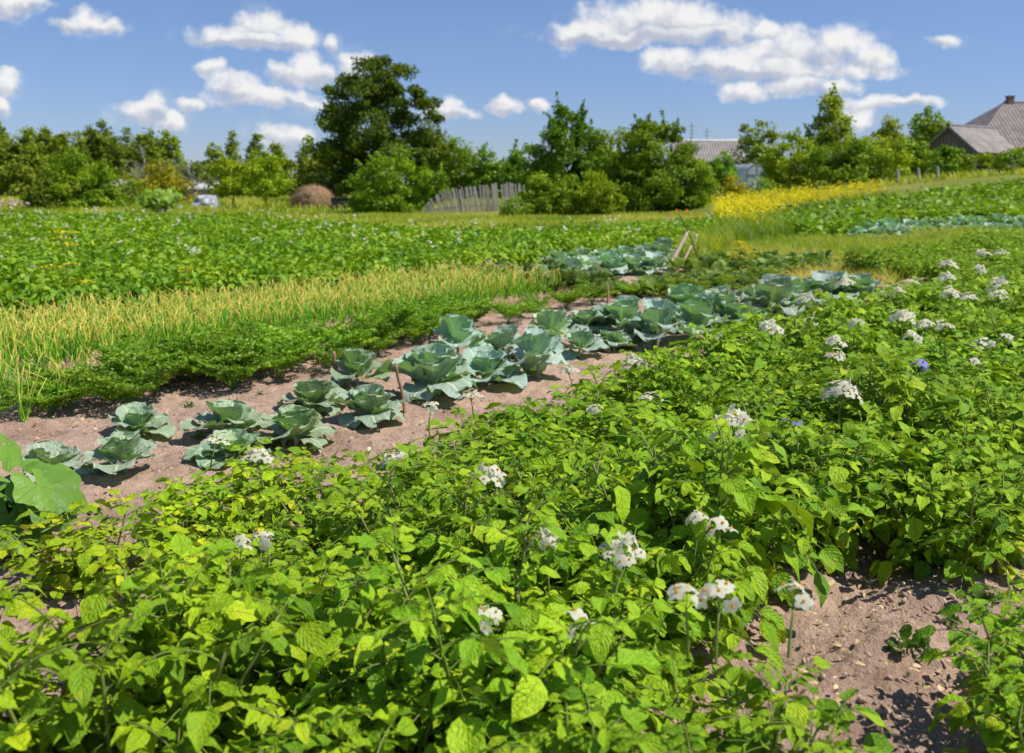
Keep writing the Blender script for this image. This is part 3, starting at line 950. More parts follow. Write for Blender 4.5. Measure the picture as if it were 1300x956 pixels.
ONV = []
for v in range(10):
    r = np.random.default_rng(500 + v); b = MB()
    onion_geom(r, int(r.integers(10, 15)), np.array([0, 0, -.01]), .42, b)
    me = b.mesh('onion_leaves', M_ONION)
    bb = MB(); u = np.linspace(0, 1, 7)
    bb.tube(np.stack([0 * u, 0 * u, -.02 + .075 * u], 1), [.012, .026, .03, .028, .02, .012, .008], 8, r.random())
    ONV.append((me, bb.mesh('onion_bulb', M_STRAW)))
on = []
n = 8.85
while n < 10.95:
    t = -1.5
    tend = 12.3 - .1 * abs(n - 10)
    while t < tend:
        t += .155 * random.uniform(.7, 1.3)
        q = P(n + random.uniform(-.05, .05), t)
        px, py = proj(q[0], q[1], .2)
        if -60 < px < 1350: on.append(q)
    n += .25
on.sort(key=lambda p: p[1])
print('ONIONS', len(on))
for i, q in enumerate(on[:295]):
    o = empty('onion_plant', (q[0], q[1], gz(*q)), random.uniform(0, 6.28), 'onion plant with yellowing upright leaves along the near side of the onion bed', 'onion plant', 'onion plants in the yellowing onion bed')
    s = random.uniform(.85, 1.15); o.scale = (s, s, s)
    a, c = ONV[random.randrange(10)]
    link('leaves', a, o); link('bulb', c, o)
b = MB(); r = np.random.default_rng(77)
for q in on[295:]:
    onion_geom(r, int(r.integers(9, 12)), np.array([q[0], q[1], gz(*q)]), .43 * r.uniform(.85, 1.15), b)
tag(b.build('onion_tops', M_ONION), 'mass of yellowing onion leaves filling the back of the onion bed', 'onions', 'onion plants in the yellowing onion bed', 'stuff')
# loose onions at the left front, few bent leaves
for i, (px, py) in enumerate(((25, 508), (40, 522), (60, 500), (12, 515), (75, 528), (90, 505), (30, 545), (110, 492), (140, 488), (5, 495))):
    q = G(px, py)
    o = empty('onion_plant', (q[0], q[1], gz(*q)), random.uniform(0, 6.28), 'sparse thin onion plant on open soil at the left end of the carrot row', 'onion plant', 'sparse onion plants on the open soil')
    o.scale = (.9, .9, .95)
    a, c = ONV[i]
    link('leaves', a, o); link('bulb', c, o)
# dry straw litter at the foot of the onion bed
b = MB(); m = 4200; r = np.random.default_rng(5)
nn = 8.45 + r.normal(0, .2, m); tt = r.uniform(.5, 12.5, m)
p = NR[None] * nn[:, None] + DR[None] * tt[:, None]
a = r.uniform(0, 2 * PI, m)
ax = np.stack([np.cos(a), np.sin(a), r.uniform(-.05, .5, m)], 1)
R = frames(ax, np.tile([0, 0, 1.], (m, 1)), np.stack([np.full(m, .3), r.uniform(.07, .2, m), r.uniform(.07, .2, m)], 1))
b.stamp(ONT[4], R, np.column_stack([p, gzv(p) + .03]), r.random(m))
tag(b.build('dry_onion_litter', M_STRAW), 'dry straw-coloured onion leaves fallen along the front of the onion bed', 'litter', kind='stuff')


# ----------------------------------------------------------------- carrots
def carrot_mesh(seed, nl=11):
    r = np.random.default_rng(seed); b = MB(); T = []; V = []; tint = []
    for i in range(nl):
        a = i * 2.4 + r.uniform(-.3, .3); lo = np.array([math.cos(a), math.sin(a), 0])
        L = .40 * r.uniform(.7, 1.1)
        c = curve((0, 0, 0), lo * r.uniform(.15, .6) + np.array([0, 0, 1]), L, lo * .9 + np.array([0, 0, -.7]), 9)
        b.tube(c, np.linspace(.0035, .0015, 9), 3, .5, cap=False)
        tg = norm(np.gradient(c, axis=0)); lt = r.uniform(.2, .9)
        for k in range(3, 9):
            sd = norm(np.cross(tg[k], [0, 0, 1.]))
            for side in (-1, 1):
                pl = .085 * (1 - .5 * abs(k - 5) / 4)
                pd = norm(sd * side + tg[k] * .5 + np.array([0, 0, -.1]) + r.normal(0, .12, 3))
                for j in range(5):
                    o = c[k] + pd * pl * (j + .6) / 5
                    for s2 in (-1, 1, 0):
                        d = norm(pd * .8 + np.cross(pd, [0, 0, 1.]) * s2 * .9 + r.normal(0, .3, 3)) * .034
                        w = np.cross(d, r.normal(size=3)); w = norm(w) * .009
                        n0 = len(V); V += [o - w * .4, o + d * .6 + w, o + d, o + d * .6 - w]; T.append((n0, n0 + 1, n0 + 2, n0 + 3)); tint += [lt] * 4
    b.add(np.array(V), np.array(T), None, None, np.array(tint))
    return b.mesh('carrot_foliage', M_CARROT)


CRV = [carrot_mesh(600 + i) for i in range(5)]
car = []
for n, t0, t1 in ((6.85, 3.0, 6.5), (7.1, 1.2, 7.5), (7.45, 2.2, 9.5), (7.8, 3.2, 12.0)):
    t = t0
    while t < t1:
        t += random.uniform(.24, .55) * (1.4 if t > 8.5 else 1)
        car.append(P(n + random.uniform(-.16, .16), t))
for q in car:
    px, py = proj(q[0], q[1], .1)
    if px < -40: continue
    o = link('carrot_plant', random.choice(CRV)); o.location = (q[0], q[1], gz(*q)); o.rotation_euler = (0, 0, random.uniform(0, 6.28))
    s = random.uniform(.7, 1.3) * (.75 if px < 150 else 1); o.scale = (s, s, s * random.uniform(.8, 1.1)); g_ = random.uniform(.75, 1.2); o.color = (g_, g_, g_, 1)
    tag(o, 'feathery dark green carrot plant in the row between onions and cabbages', 'carrot plant', 'carrot plants in the row in front of the onions')


# beets and lettuce
def rosette(seed, nl, L, mat, stemmat, w=.8, el0=.5):
    r = np.random.default_rng(seed); lb, sb = MB(), MB()
    for i in range(nl):
        a = i * 2.4; lo = np.array([math.cos(a), math.sin(a), 0]); el = el0 + r.uniform(-.2, .6)
        d = lo * math.cos(el) + np.array([0, 0, math.sin(el)])
        c = curve((0, 0, 0), d, L * .45, (0, 0, -.2), 4)
        sb.tube(c, .005, 4, .5)
        n = np.array([0, 0, 1.]) - d * d[2] + r.normal(0, .2, 3)
        lb.stamp(CABL[(i * 2 + 1) % 4], frames(d[None], n[None], np.array([[L * .62 * w, L * .62, L * .62]])), c[-1:], np.array([r.random()]))
    return lb.mesh('leaf_blades', mat), sb.mesh('leaf_stalks', stemmat)


BTV = [rosette(700 + i, 12, .38, M_BEET, M_BEETSTEM, .75, .55) for i in range(3)]
LTV = [rosette(710 + i, 14, .26, M_LETTUCE, M_LETTUCE, 1., .5) for i in range(3)]


def scatter_rosettes(spots, var, name, lab, cat, grp):
    for q in spots:
        o = empty(name, (q[0], q[1], gz(*q)), random.uniform(0, 6.28), lab, cat, grp)
        s = random.uniform(.8, 1.15); o.scale = (s, s, s)
        a, c = random.choice(var); lf = link('leaf_rosette', a, o); lf.color = (1.5, 1.45, 1.2, 1) if 'crossed' in lab else (1, 1, 1, 1); link('leaf_stalk', c, o)


sp = [P(nn + random.uniform(-.08, .08), tt + random.uniform(-.08, .08)) for nn in (8.7, 9.1, 9.6, 10.2, 10.8) for tt in np.arange(12.5, 13.6, .33)]
scatter_rosettes(sp, BTV, 'beet_plant', 'beet plant with red stalks between the onion bed and the far cabbages', 'beet plant', 'beet plants next to the onion bed')
sp = [P(nn + random.uniform(-.08, .08), tt + random.uniform(-.08, .08)) for nn in (7.4, 7.9, 8.5, 9.0) for tt in np.arange(16.4, 19.6, .36)]
scatter_rosettes(sp, BTV, 'beet_plant', 'beet plant with reddish stalks behind the cabbage clump, near the crossed sticks', 'beet plant', 'beet plants near the crossed sticks')
sp = [P(nn + random.uniform(-.08, .08), tt + random.uniform(-.08, .08)) for nn in (7.0, 7.35, 7.7, 8.05) for tt in np.arange(12.7, 15.8, .3)]
scatter_rosettes(sp, LTV, 'lettuce_plant', 'pale green lettuce behind the double row of cabbages', 'lettuce', 'lettuces behind the cabbages')


# dead leaves on the bare soil
b = MB(); m = 900; r = np.random.default_rng(15)
p = NR[None] * r.uniform(3.2, 7., m)[:, None] + DR[None] * r.uniform(.5, 14, m)[:, None]
q_ = np.array([G(px, py) for px, py in zip(r.uniform(1000, 1300, 160), r.uniform(740, 955, 160))]); p = np.vstack([p, q_]); m = len(p)
sc = r.uniform(.012, .045, m)
b.stamp(LEAFLETS[1], frames(r.normal(0, 1, (m, 3)) * np.array([1, 1, .25]), r.normal(0, .5, (m, 3)) + np.array([0, 0, .9]), np.stack([sc * r.uniform(.4, .9, m), sc, sc], 1)), np.column_stack([p, gzv(p) + .045]), r.random(m))
tag(b.build('fallen_leaves', M_STRAW), 'small dry fallen leaves and straw bits on the bare soil', 'dead leaves', kind='stuff')


# small weeds on the furrow
def weed(px, py, s, lab):
    q = G(px, py); a, c = LTV[int(px) % 3]
    o = empty('weed_seedling', (q[0], q[1], gz(*q)), random.uniform(0, 6), lab, 'weed')
    o.scale = (s * .7, s * .7, s)
    lf = link('leaf_rosette', a, o); lf.color = (.55, .75, .6, 1); link('leaf_stalk', c, o)


for i_, (px_, py_, s_) in enumerate(((640, 530, .16), (705, 508, .14), (455, 590, .15), (240, 520, .2), (590, 560, .14), (330, 505, .16), (520, 580, .13), (120, 655, .2), (60, 690, .18))):
    q = G(px_, py_); a_, c_ = LTV[i_ % 3]
    o = empty('weed_seedling', (q[0], q[1], gz(*q)), i_, 'tiny green weed on the bare soil strip between the cabbages and the potatoes', 'weed', 'tiny weeds on the soil strip')
    o.scale = (s_ * .8, s_ * .8, s_); lf = link('leaf_rosette', a_, o); lf.color = (.55, .75, .6, 1); link('leaf_stalk', c_, o)
weed(1152, 862, .42, 'small upright green weed on the bare furrow at the bottom')
weed(1207, 818, .2, 'tiny weed tuft in the middle of the bare furrow')
weed(1245, 790, .3, 'small weed on the furrow below the overhanging leaves')
weed(1228, 840, .18, 'tiny pale weed beside the potato plant in the bottom corner')


# ----------------------------------------------------------------- stakes and crossed sticks
def stick(name, p0, p1, r0, lab, mat=M_WOODB, cat='stake', bend=.01):
    p0, p1 = np.array(p0, float), np.array(p1, float)
    u = np.linspace(0, 1, 9)[:, None]
    pts = p0 + (p1 - p0) * u + np.sin(u * PI * 1.5) * np.array([bend, bend * .6, 0]) + np.random.default_rng(int(abs(p1[0]) * 100)).normal(0, bend * .15, (9, 3))
    b = MB(); b.tube(pts, np.linspace(r0, r0 * .8, 9), 7, .5)
    o = b.build(name, mat); return tag(o, lab, cat)


def pixstick(a, bb, r0, lab, name='wooden_stake', cat='stake', dy=0., mat=M_WOODB, bend=.01):
    q = G(*a); y2 = q[1] + dy
    return stick(name, (q[0], q[1], gz(*q) - .05), (X(bb[0], y2), y2, Z(bb[1], y2)), r0, lab, mat, cat, bend)


pixstick((424, 498), (427, 446), .017, 'short dark stake standing between cabbages at the carrot side of the row', dy=.05)
pixstick((514, 532), (505, 461), .014, 'taller pale leaning stake beside the large spreading cabbage', dy=.05)
pixstick((770, 396), (772, 362), .02, 'thin dark stake behind the middle of the cabbage row', dy=.1)
pixstick((1106, 384), (1112, 352), .022, 'thin stick at the far end of the cabbage row by the grass')
pixstick((843, 345), (873, 294), .045, 'longest of the pale crossed sticks leaning to the right', 'leaning_stick', 'stick', .7, mat=M_PALESTICK)
pixstick((862, 338), (877, 313), .035, 'shortest of the pale crossed sticks', 'leaning_stick', 'stick', .4, mat=M_PALESTICK)
pixstick((875, 332), (884, 297), .04, 'upright pale stick at the right of the crossed sticks', 'leaning_stick', 'stick', .2, mat=M_PALESTICK)
pixstick((884, 345), (867, 272), .011, 'thin dark bare branch rising behind the crossed sticks', 'bare_branch', 'branch', -.3, mat=M_BARK, bend=.09)


# ----------------------------------------------------------------- stuff fields
def sample_poly(poly, dens, r):
    lo, hi = poly.min(0), poly.max(0)
    m = int((hi - lo).prod() * dens)
    p = lo + r.random((m, 2)) * (hi - lo)
    p = p[inpoly(p, poly)]
    px = 650 + F * p[:, 0] / (p[:, 1] + 1e-6)
    return p[(px > -120) & (px < 1420)]


def leafy_field(name, poly, row_gap, step, H, Rr, L, count, mat, lab, cat, r, dirv=DR, flower=None, widthf=.6):
    """rows of low-detail plants joined into one mass"""
    nv = np.array([-dirv[1], dirv[0]])
    cn, ct = poly @ nv, poly @ dirv
    b = MB(); pts = []
    for n in np.arange(cn.min(), cn.max(), row_gap):
        t = np.arange(ct.min(), ct.max(), step); t = t + r.uniform(-.35, .35, len(t)) * step
        pts.append(nv[None] * (n + r.uniform(-.09, .09, len(t)))[:, None] + dirv[None] * t[:, None])
    p = np.vstack(pts); p = p[inpoly(p, poly)]
    px = 650 + F * p[:, 0] / p[:, 1]; p = p[(px > -150) & (px < 1450)]
    hs = np.array([mnoise.noise(Vector((q[0] * .35, q[1] * .35, 3))) for q in p]) * .3 + 1
    for band in range(3):
        y0, y1 = ((0, 24), (24, 38), (38, 400))[band]
        s_ = (p[:, 1] >= y0) & (p[:, 1] < y1)
        pp, hh = p[s_], hs[s_]
        if not len(pp): continue
        k = int(count * (1, .55, .35)[band]); lsc = L * (1, 1.25, 1.5)[band]
        m = len(pp) * k
        c = np.repeat(pp, k, 0); h = np.repeat(hh, k)
        a = r.uniform(0, 2 * PI, m); rad = np.sqrt(r.random(m)) * Rr
        zz = H * h * (1 - .55 * (rad / Rr) ** 2) * (r.random(m) ** .45)
        x, y = c[:, 0] + np.cos(a) * rad, c[:, 1] + np.sin(a) * rad
        O = np.stack([x, y, terrain(x, y) + zz], 1)
        out = np.stack([np.cos(a), np.sin(a), r.uniform(-.5, .35, m)], 1) + r.normal(0, .4, (m, 3))
        nh = np.stack([np.cos(a) * .4, np.sin(a) * .4, np.ones(m)], 1) + r.normal(0, .35, (m, 3))
        sc = lsc * r.uniform(.7, 1.25, m)
        R = frames(out, nh, np.stack([sc * widthf / .6, sc, sc], 1))
        ptint = np.repeat(r.uniform(.1, .6, len(pp)), k)
        ch = r.integers(0, 2, m)
        for q in range(2):
            w = ch == q; b.stamp(LEAFLETS_LO[q] if band == 0 else DIAMOND, R[w], O[w], np.clip(ptint + r.normal(.08, .16, m), 0, 1)[w])
    o = tag(b.build(name, mat), lab, cat, kind='stuff')
    if flower:
        nfl, fm, fs = flower
        idx = r.choice(len(p), nfl, replace=False)
        fb = MB()
        hs_ = np.array([[.0, 0, 0]])
        for i in idx:
            k = int(r.integers(3, 8)); c = np.array([p[i, 0], p[i, 1], terrain(p[i, 0], p[i, 1]) + H * hs[i] * 1.12 + r.uniform(0, .1)])
            O = c + r.normal(0, .045, (k, 3)) * fs
            nn = r.normal(0, .5, (k, 3)) + np.array([0, -.3, .8])
            fb.stamp(PATCH, frames(np.cross(nn, r.normal(size=(k, 3))), nn, r.uniform(.028, .042, k) * fs), O, r.random(k))
        f = fb.build('flower_heads', fm, o); f['kind'] = 'stuff'
    return o


DIAMOND = (np.array([(0, 0, 0), (.36, .5, .1), (0, 1, -.2), (-.36, .5, .1)], float), np.array([[0, 1, 2, 3]]), np.zeros((0, 3), int), np.array([(0, .5), (.5, 1), (1, .5), (.5, 0)]))
a6 = np.arange(6) / 6 * 2 * PI
PATCH = (np.vstack([[[0, 0, .2]], np.stack([np.cos(a6), np.sin(a6), 0 * a6], 1)]), np.zeros((0, 4), int), np.array([[0, 1 + i, 1 + (i + 1) % 6] for i in range(6)]), np.zeros((7, 2)))

r = np.random.default_rng(21)
leafy_field('potato_field', PG_FARPOT, .72, .38, .52, .44, .115, 105, M_POTATO_FAR, 'broad dense potato field with scattered white flowers behind the onion bed', 'potato field', r, flower=(170, M_PETAL, .85))
leafy_field('bean_field', PG_BEAN, .8, .5, .5, .42, .18, 60, M_POTATO_FAR, 'low leafy green crop covering the slope at the right', 'crop field', r, dirv=norm(np.array([1., .35])), flower=(160, M_LETTUCE, 1.6), widthf=.8)


def grass_blades(b, p, H, w, r, tint0=.5):
    m = len(p)
    a = r.uniform(0, 2 * PI, m); lean = r.uniform(.05, .6, m)
    d = np.stack([np.cos(a) * lean, np.sin(a) * lean, np.ones(m)], 1)
    side = np.stack([-np.sin(a), np.cos(a), 0 * a], 1)
    h = H * r.uniform(.5, 1.25, m)
    base = np.column_stack([p, terrain(p[:, 0], p[:, 1]) - .01])
    mid = base + d * (h * .55)[:, None]
    tip = base + d * h[:, None] + np.stack([np.cos(a), np.sin(a), -.4 + 0 * a], 1) * (h * .3)[:, None]
    ww = (w * r.uniform(.6, 1.3, m))[:, None]
    V = np.stack([base - side * ww, base + side * ww, mid + side * ww * .8, mid - side * ww * .8, tip], 1).reshape(-1, 3)
    o = np.arange(m)[:, None] * 5
    nzv = np.array([mnoise.noise(Vector((q[0] * .25, q[1] * .25, 1))) for q in p])
    ti = np.clip(tint0 + nzv * .9 + r.normal(0, .18, m), 0, 1)
    b.add(V, o + np.array([0, 1, 2, 3]), o + np.array([3, 2, 4]), np.tile([[0, 0], [0, 1], [.5, 1], [.5, 0], [1, .5]], (m, 1)), np.repeat(ti, 5))


gb = MB()
p = sample_poly(PG_MEADOW, 260, r); grass_blades(gb, p, .26, .007, r, .52)
PG_STRIP = gpoly([(440, 297), (470, 272), (560, 272), (700, 272), (800, 272), (930, 272), (912, 295), (800, 296), (760, 302), (700, 309), (580, 309)])
p = sample_poly(PG_STRIP, 70, r); grass_blades(gb, p, .22, .014, r, .62)
PG_LAWN = gpoly([(150, 286), (160, 256), (300, 254), (470, 256), (470, 298), (300, 290)])
p = sample_poly(PG_LAWN, 45, r); grass_blades(gb, p, .2, .02, r, .52)
PG_FAR = np.array([(-75, 48), (-95, 135), (120, 135), (60, 64), (0, 60), (-10, 56)], float)
p = sample_poly(PG_FAR, 7, r); grass_blades(gb, p, .5, .035, r, .62)
PG_LEFT = gpoly([(-200, 282), (-200, 262), (250, 262), (250, 287)])
p = sample_poly(PG_LEFT, 60, r); grass_blades(gb, p, .4, .02, r, .4)
PG_EDGE = gpoly([(1180, 312), (1340, 312), (1340, 300), (1250, 298), (1150, 300)])
p = sample_poly(PG_EDGE, 120, r); grass_blades(gb, p, .4, .012, r, .3)
PG_BUSHED = gpoly([(860, 330), (905, 306), (920, 280), (1000, 284), (1000, 305), (940, 315), (900, 345)])
p = sample_poly(PG_BUSHED, 90, r); grass_blades(gb, p, .6, .014, r, .3)
go = tag(gb.build('meadow_grass', M_GRASS), 'sunlit meadow grass between the vegetable beds and below the trees', 'grass', kind='stuff')


# yellow flowering strip: stalks plus blossom heads in one mass
def flower_mass(name, poly, dens, H, fm, lab, cat, fs, r, heads=7):
    p = sample_poly(poly, dens, r)
    b = MB(); grass_blades(b, np.repeat(p, 4, 0) + r.normal(0, .1, (len(p) * 4, 2)), H * .85, .02, r, .25)
    o = tag(b.build(name, M_GRASS), lab, cat, kind='stuff')
    fb = MB(); m = len(p) * heads
    c = np.repeat(p, heads, 0) + r.normal(0, .09, (m, 2))
    hh = np.repeat(r.uniform(.75, 1.2, len(p)), heads)
    hh = hh * (1 + .25 * np.repeat(np.array([mnoise.noise(Vector((q[0] * .8, q[1] * .8, 9))) for q in p]), heads))
    O = np.column_stack([c, terrain(c[:, 0], c[:, 1]) + H * hh * (1.1 - .5 * r.random(m) ** 1.2)])
    nn = r.normal(0, .6, (m, 3)) + np.array([0, -.4, .7])
    fb.stamp(PATCH, frames(np.cross(nn, r.normal(size=(m, 3))), nn, r.uniform(.6, 1.3, m) * fs), O, r.random(m))
    f = fb.build('blossom', fm, o); f['kind'] = 'stuff'


flower_mass('yellow_flower_strip', PG_YELLOW, 13, .85, M_YELLOW, 'band of tall bright yellow flowering plants below the right-hand trees', 'flowers', .036, r, 6)
flower_mass('orange_flower_bed', gpoly([(848, 284), (852, 278), (896, 277), (896, 282)]), 1.3, .4, M_ORANGE, 'small patch of orange flowers at the foot of the central bushes', 'flowers', .05, r, 2)
flower_mass('pink_flower_bed', gpoly([(-60, 276), (-60, 264), (38, 264), (38, 274)]), 2.2, .6, M_RED, 'bed of pink and white flowers at the far left edge of the potato field', 'flowers', .055, r, 3)


def umbel(px, py, top, lab, n=5, mat=M_YELLOW, width=.1, cat='dill plant', name='dill_plant', group=None):
    q = G(px, py); x, y = q; z0 = gz(x, y); H = Z(top, y) - z0
    rr = np.random.default_rng(int(px * 3 + py))
    o = empty(name, (x, y, z0), 0, lab, cat, group)
    st = MB()
    main = curve((0, 0, 0), (rr.normal(0, .05), rr.normal(0, .05), 1), H, rr.normal(0, .1, 3), 8)
    st.tube(main, np.linspace(.007, .003, 8), 5, .3)
    for k in range(n):
        i = 7 if k == 0 else int(rr.integers(3, 7))
        d = rr.normal(0, .5, 3); d[2] = .8
        c = curve(main[i], d, .05 if k == 0 else H * .22, (0, 0, .5), 4) if k else main[-2:]
        if k: st.tube(c, .003, 4, .3)
        fb = MB(); m = 26; a = rr.uniform(0, 2 * PI, m); rad = np.sqrt(rr.random(m)) * width
        O = c[-1] + np.stack([np.cos(a) * rad, np.sin(a) * rad, .05 - rad * .25], 1)
        for w in O[::2]: st.tube(np.array([c[-1], w]), .0012, 3, .3, cap=False)
        nn = np.tile([0, 0, 1.], (m, 1)) + rr.normal(0, .5, (m, 3))
        fb.stamp(PATCH, frames(np.cross(nn, rr.normal(size=(m, 3))), nn, rr.uniform(.008, .014, m) * (width / .1)), O, rr.random(m))
        fb.build('flower_umbel', mat, o)
    st.build('stem', M_STEM, o)


umbel(92, 432, 305, 'tall dill plant with yellow umbels rising above the onions at the left', 7, width=.11)
umbel(238, 402, 346, 'short dill plant with a yellow umbel behind the onion bed', 3, width=.10)
for i, (px, py, tp) in enumerate(((938, 352, 312), (948, 354, 314), (930, 350, 324), (956, 350, 322))):
    umbel(px, py, tp, 'yellow flowering weed at the edge of the meadow right of the crossed sticks', 6, width=.1, cat='weed', name='yellow_weed', group='yellow weeds at the meadow edge')


# ----------------------------------------------------------------- trees
RHOMB = (np.array([(0, 0, 0), (.4, .45, .12), (0, 1, -.12), (-.4, .45, .12)], float), np.array([[0, 1, 2, 3]]), np.zeros((0, 3), int), np.array([(0, .5), (.5, 1), (1, .5), (.5, 0)]))


def prof(style, s):
    if style == 'round': return np.sin(PI * np.clip(.08 + .92 * s, 0, 1) ** .85) ** .5
    if style == 'birch': return np.clip(np.sin(PI * np.clip(.12 + .86 * s, 0, 1) ** .75), 0, 1) ** .8 * (1 - .3 * s)
    if style == 'bush': return np.clip(1 - s ** 2.4, 0, 1) ** .6 * (.8 + .2 * np.sin(PI * s))
    if style == 'cone': return np.clip(1.02 - s, 0, 1) ** .75
    return np.sin(PI * s)


def tree(name, px, y, wpx, top, style, mat, lab, cat='tree', group=None, bark=M_BARK, leaf=.2, crown0=.2, dens=1., clump=.16, color=(1, 1, 1), seed=None, shoots=0, basez=None, limbs=14, gap=0.):
    x = X(px, y); z0 = float(terrain(x, y)) if basez is None else basez
    H = Z(top, y) - z0; W = wpx / F * y
    r = np.random.default_rng(seed if seed is not None else int(px * 13 + top * 7))
    o = empty(name, (x, y, z0), 0, lab, cat, group)
    tb = MB()
    lean = r.normal(0, .03, 2)
    nst = 1 if style != 'bush' else 5
    trunkpts = []
    for s_ in range(nst):
        d = np.array([lean[0], lean[1], 1.]) if nst == 1 else np.array([r.normal(0, .3), r.normal(0, .3), 1.])
        tk = curve((r.normal(0, .08) * (nst > 1), r.normal(0, .08) * (nst > 1), -.2), d, H * (.92 if nst == 1 else .6), np.append(r.normal(0, .12, 2), 0), 12)
        tk[1:-1, :2] += r.normal(0, .012 * H, (10, 2)) * .5
        r0 = max(.05, H * .017) / (1 if nst == 1 else 1.8)
        tb.tube(tk, np.linspace(r0, r0 * .12, 12), 8 if nst == 1 else 5, r.random())
        trunkpts.append(tk)
    # clumps
    Hc = H * (1 - crown0)
    nc = int(max(24, 3.6 * (W * Hc) / ((clump * W) ** 2 * 2.2)))
    s_ = r.random(nc * 8); s_ = s_[r.random(nc * 8) < prof(style, s_) ** 1.3 / 1.05][:nc]; nc = len(s_)
    pr = prof(style, s_) * W / 2 * r.uniform(.75, 1.12, nc)
    a = r.uniform(0, 2 * PI, nc); rad = pr * r.random(nc) ** .38
    # uneven outline: lobes around the crown
    lob = 1 + .10 * np.sin(a * 3 + r.uniform(0, 6)) + .1 * np.sin(a * 5 + s_ * 7)
    rad *= lob
    C = np.stack([np.cos(a) * rad + lean[0] * s_ * H, np.sin(a) * rad * .95 + lean[1] * s_ * H, crown0 * H + s_ * Hc * .96], 1)
    if gap: C = C[r.random(nc) > gap]; nc = len(C)
    # limbs
    for i in r.choice(nc, min(limbs, nc), replace=False):
        tk = trunkpts[r.integers(nst)]
        zt = max(C[i, 2] * .55, .1 * H); k = int(np.argmin(np.abs(tk[:, 2] - zt)))
        mid = (tk[k] + C[i]) / 2 + np.array([0, 0, -.06 * H * r.random()]) + r.normal(0, .02 * H, 3)
        u = np.linspace(0, 1, 7)[:, None]
        pts = (1 - u) ** 2 * tk[k] + 2 * u * (1 - u) * mid + u ** 2 * C[i]
        tb.tube(pts, np.linspace(max(.02, H * .006), .008, 7), 5, r.random(), cap=False)
    ob = tb.build('trunk', bark, o)
    # leaves
    area = W * Hc * .95
    m = int(dens * 5.2 * area / (.4 * leaf * leaf))
    ci = r.integers(0, nc, m)
    cr = clump * W * r.uniform(.55, 1.25, nc)
    off = r.normal(0, 1, (m, 3)); off = norm(off) * (r.random(m) ** .45)[:, None]
    off[:, 2] *= .62
    pos = C[ci] + off * cr[ci][:, None]
    if style == 'birch': pos[:, 2] -= np.abs(r.normal(0, .25, m)) * cr[ci]
    pos[:, 2] = np.maximum(pos[:, 2], .05 + .1 * r.random(m))
    ctr = np.array([0, 0, crown0 * H + .4 * Hc])
    outw = norm(pos - ctr)
    nh = outw * .55 + np.array([0, 0, .55]) + r.normal(0, .55, (m, 3))
    ax = r.normal(0, 1, (m, 3)) + outw * .5 + np.array([0, 0, -.3])
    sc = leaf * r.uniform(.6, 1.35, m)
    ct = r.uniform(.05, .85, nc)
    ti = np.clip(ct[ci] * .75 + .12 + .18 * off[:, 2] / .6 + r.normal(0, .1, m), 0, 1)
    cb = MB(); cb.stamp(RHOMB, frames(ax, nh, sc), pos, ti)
    for k in range(shoots):       # thin leafy shoots breaking the outline
        i = r.integers(nc); hi_ = np.nonzero(C[:, 2] > .55 * C[:, 2].max())[0]; c0 = C[r.choice(hi_)]
        d = norm(np.array([c0[0] * .25, c0[1] * .25, H * .5]) + r.normal(0, .18 * H, 3) * np.array([1, .4, .3]))
        L = r.uniform(.12, .26) * H; c = curve(c0, d, L, np.append(r.normal(0, .4, 2), 0), 10)
        mm = int(3.2 * L / leaf * 3); f = r.random(mm) * 9
        k0 = f.astype(int).clip(0, 8); pp = c[k0] + (c[k0 + 1] - c[k0]) * (f - k0)[:, None] + r.normal(0, leaf * .42, (mm, 3)) * (1.15 - f / 8.5)[:, None]
        cb.stamp(RHOMB, frames(r.normal(0, 1, (mm, 3)), r.normal(0, .6, (mm, 3)) + np.array([0, 0, .6]), leaf * r.uniform(.6, 1.2, mm)), pp, r.uniform(.2, .8, mm))
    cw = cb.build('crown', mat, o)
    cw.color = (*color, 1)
    return o


BGRP = 'birches in the distant row at the left'
for i in range(21):
    px = -45 + i * 13 + random.uniform(-4, 4); top = (150, 158, 147, 163, 153, 160)[i % 6] + random.uniform(-4, 5) + 10 * max(0, (px - 150) / 80)
    cl = random.uniform(.75, 1.05)
    tree('birch_tree', px, random.uniform(116, 134), random.uniform(34, 46), top, 'birch', M_BIRCHL, 'slender birch in the distant row behind the left bushes', 'birch tree', BGRP, M_BIRCH, .3, .12, 1.1, .16, (cl * .92, cl * 1.04, .8), limbs=8, seed=900 + i)
for i, (px, top, w, y) in enumerate(((272, 172, 34, 125), (300, 166, 32, 130), (326, 165, 34, 124), (352, 176, 34, 128), (392, 168, 36, 120))):
    tree('birch_tree', px, y, w, top, 'birch', M_BIRCHL, ('narrow birch behind the small apple trees' if i < 4 else 'pale birch standing just left of the big dark tree'), 'birch tree', 'birches behind the apple trees' if i < 4 else None, M_BIRCH, .3, .16, 1.0, .17, (.9, .98, .9), limbs=8)
# low distant woodland edge in front of the birches, one bush at a time
for i, (px, top, w) in enumerate(((985, 196, 60), (1035, 192, 60), (1085, 190, 60), (1135, 190, 60), (1180, 192, 60), (760, 196, 60), (820, 190, 60), (-30, 205, 80), (25, 208, 70), (80, 212, 70), (190, 208, 70), (245, 205, 60), (300, 208, 70), (360, 200, 60), (405, 195, 60), (560, 205, 60), (600, 196, 70), (645, 202, 60), (690, 200, 70))):
    tree('distant_bush', px, 108, w, top, 'bush', M_BIRCHL, 'low dark bush at the distant wood edge behind the nearer trees', 'bush', 'bushes along the distant wood edge', M_BARK, .32, .02, 1.1, .14, (.7, .75, .7), limbs=4)

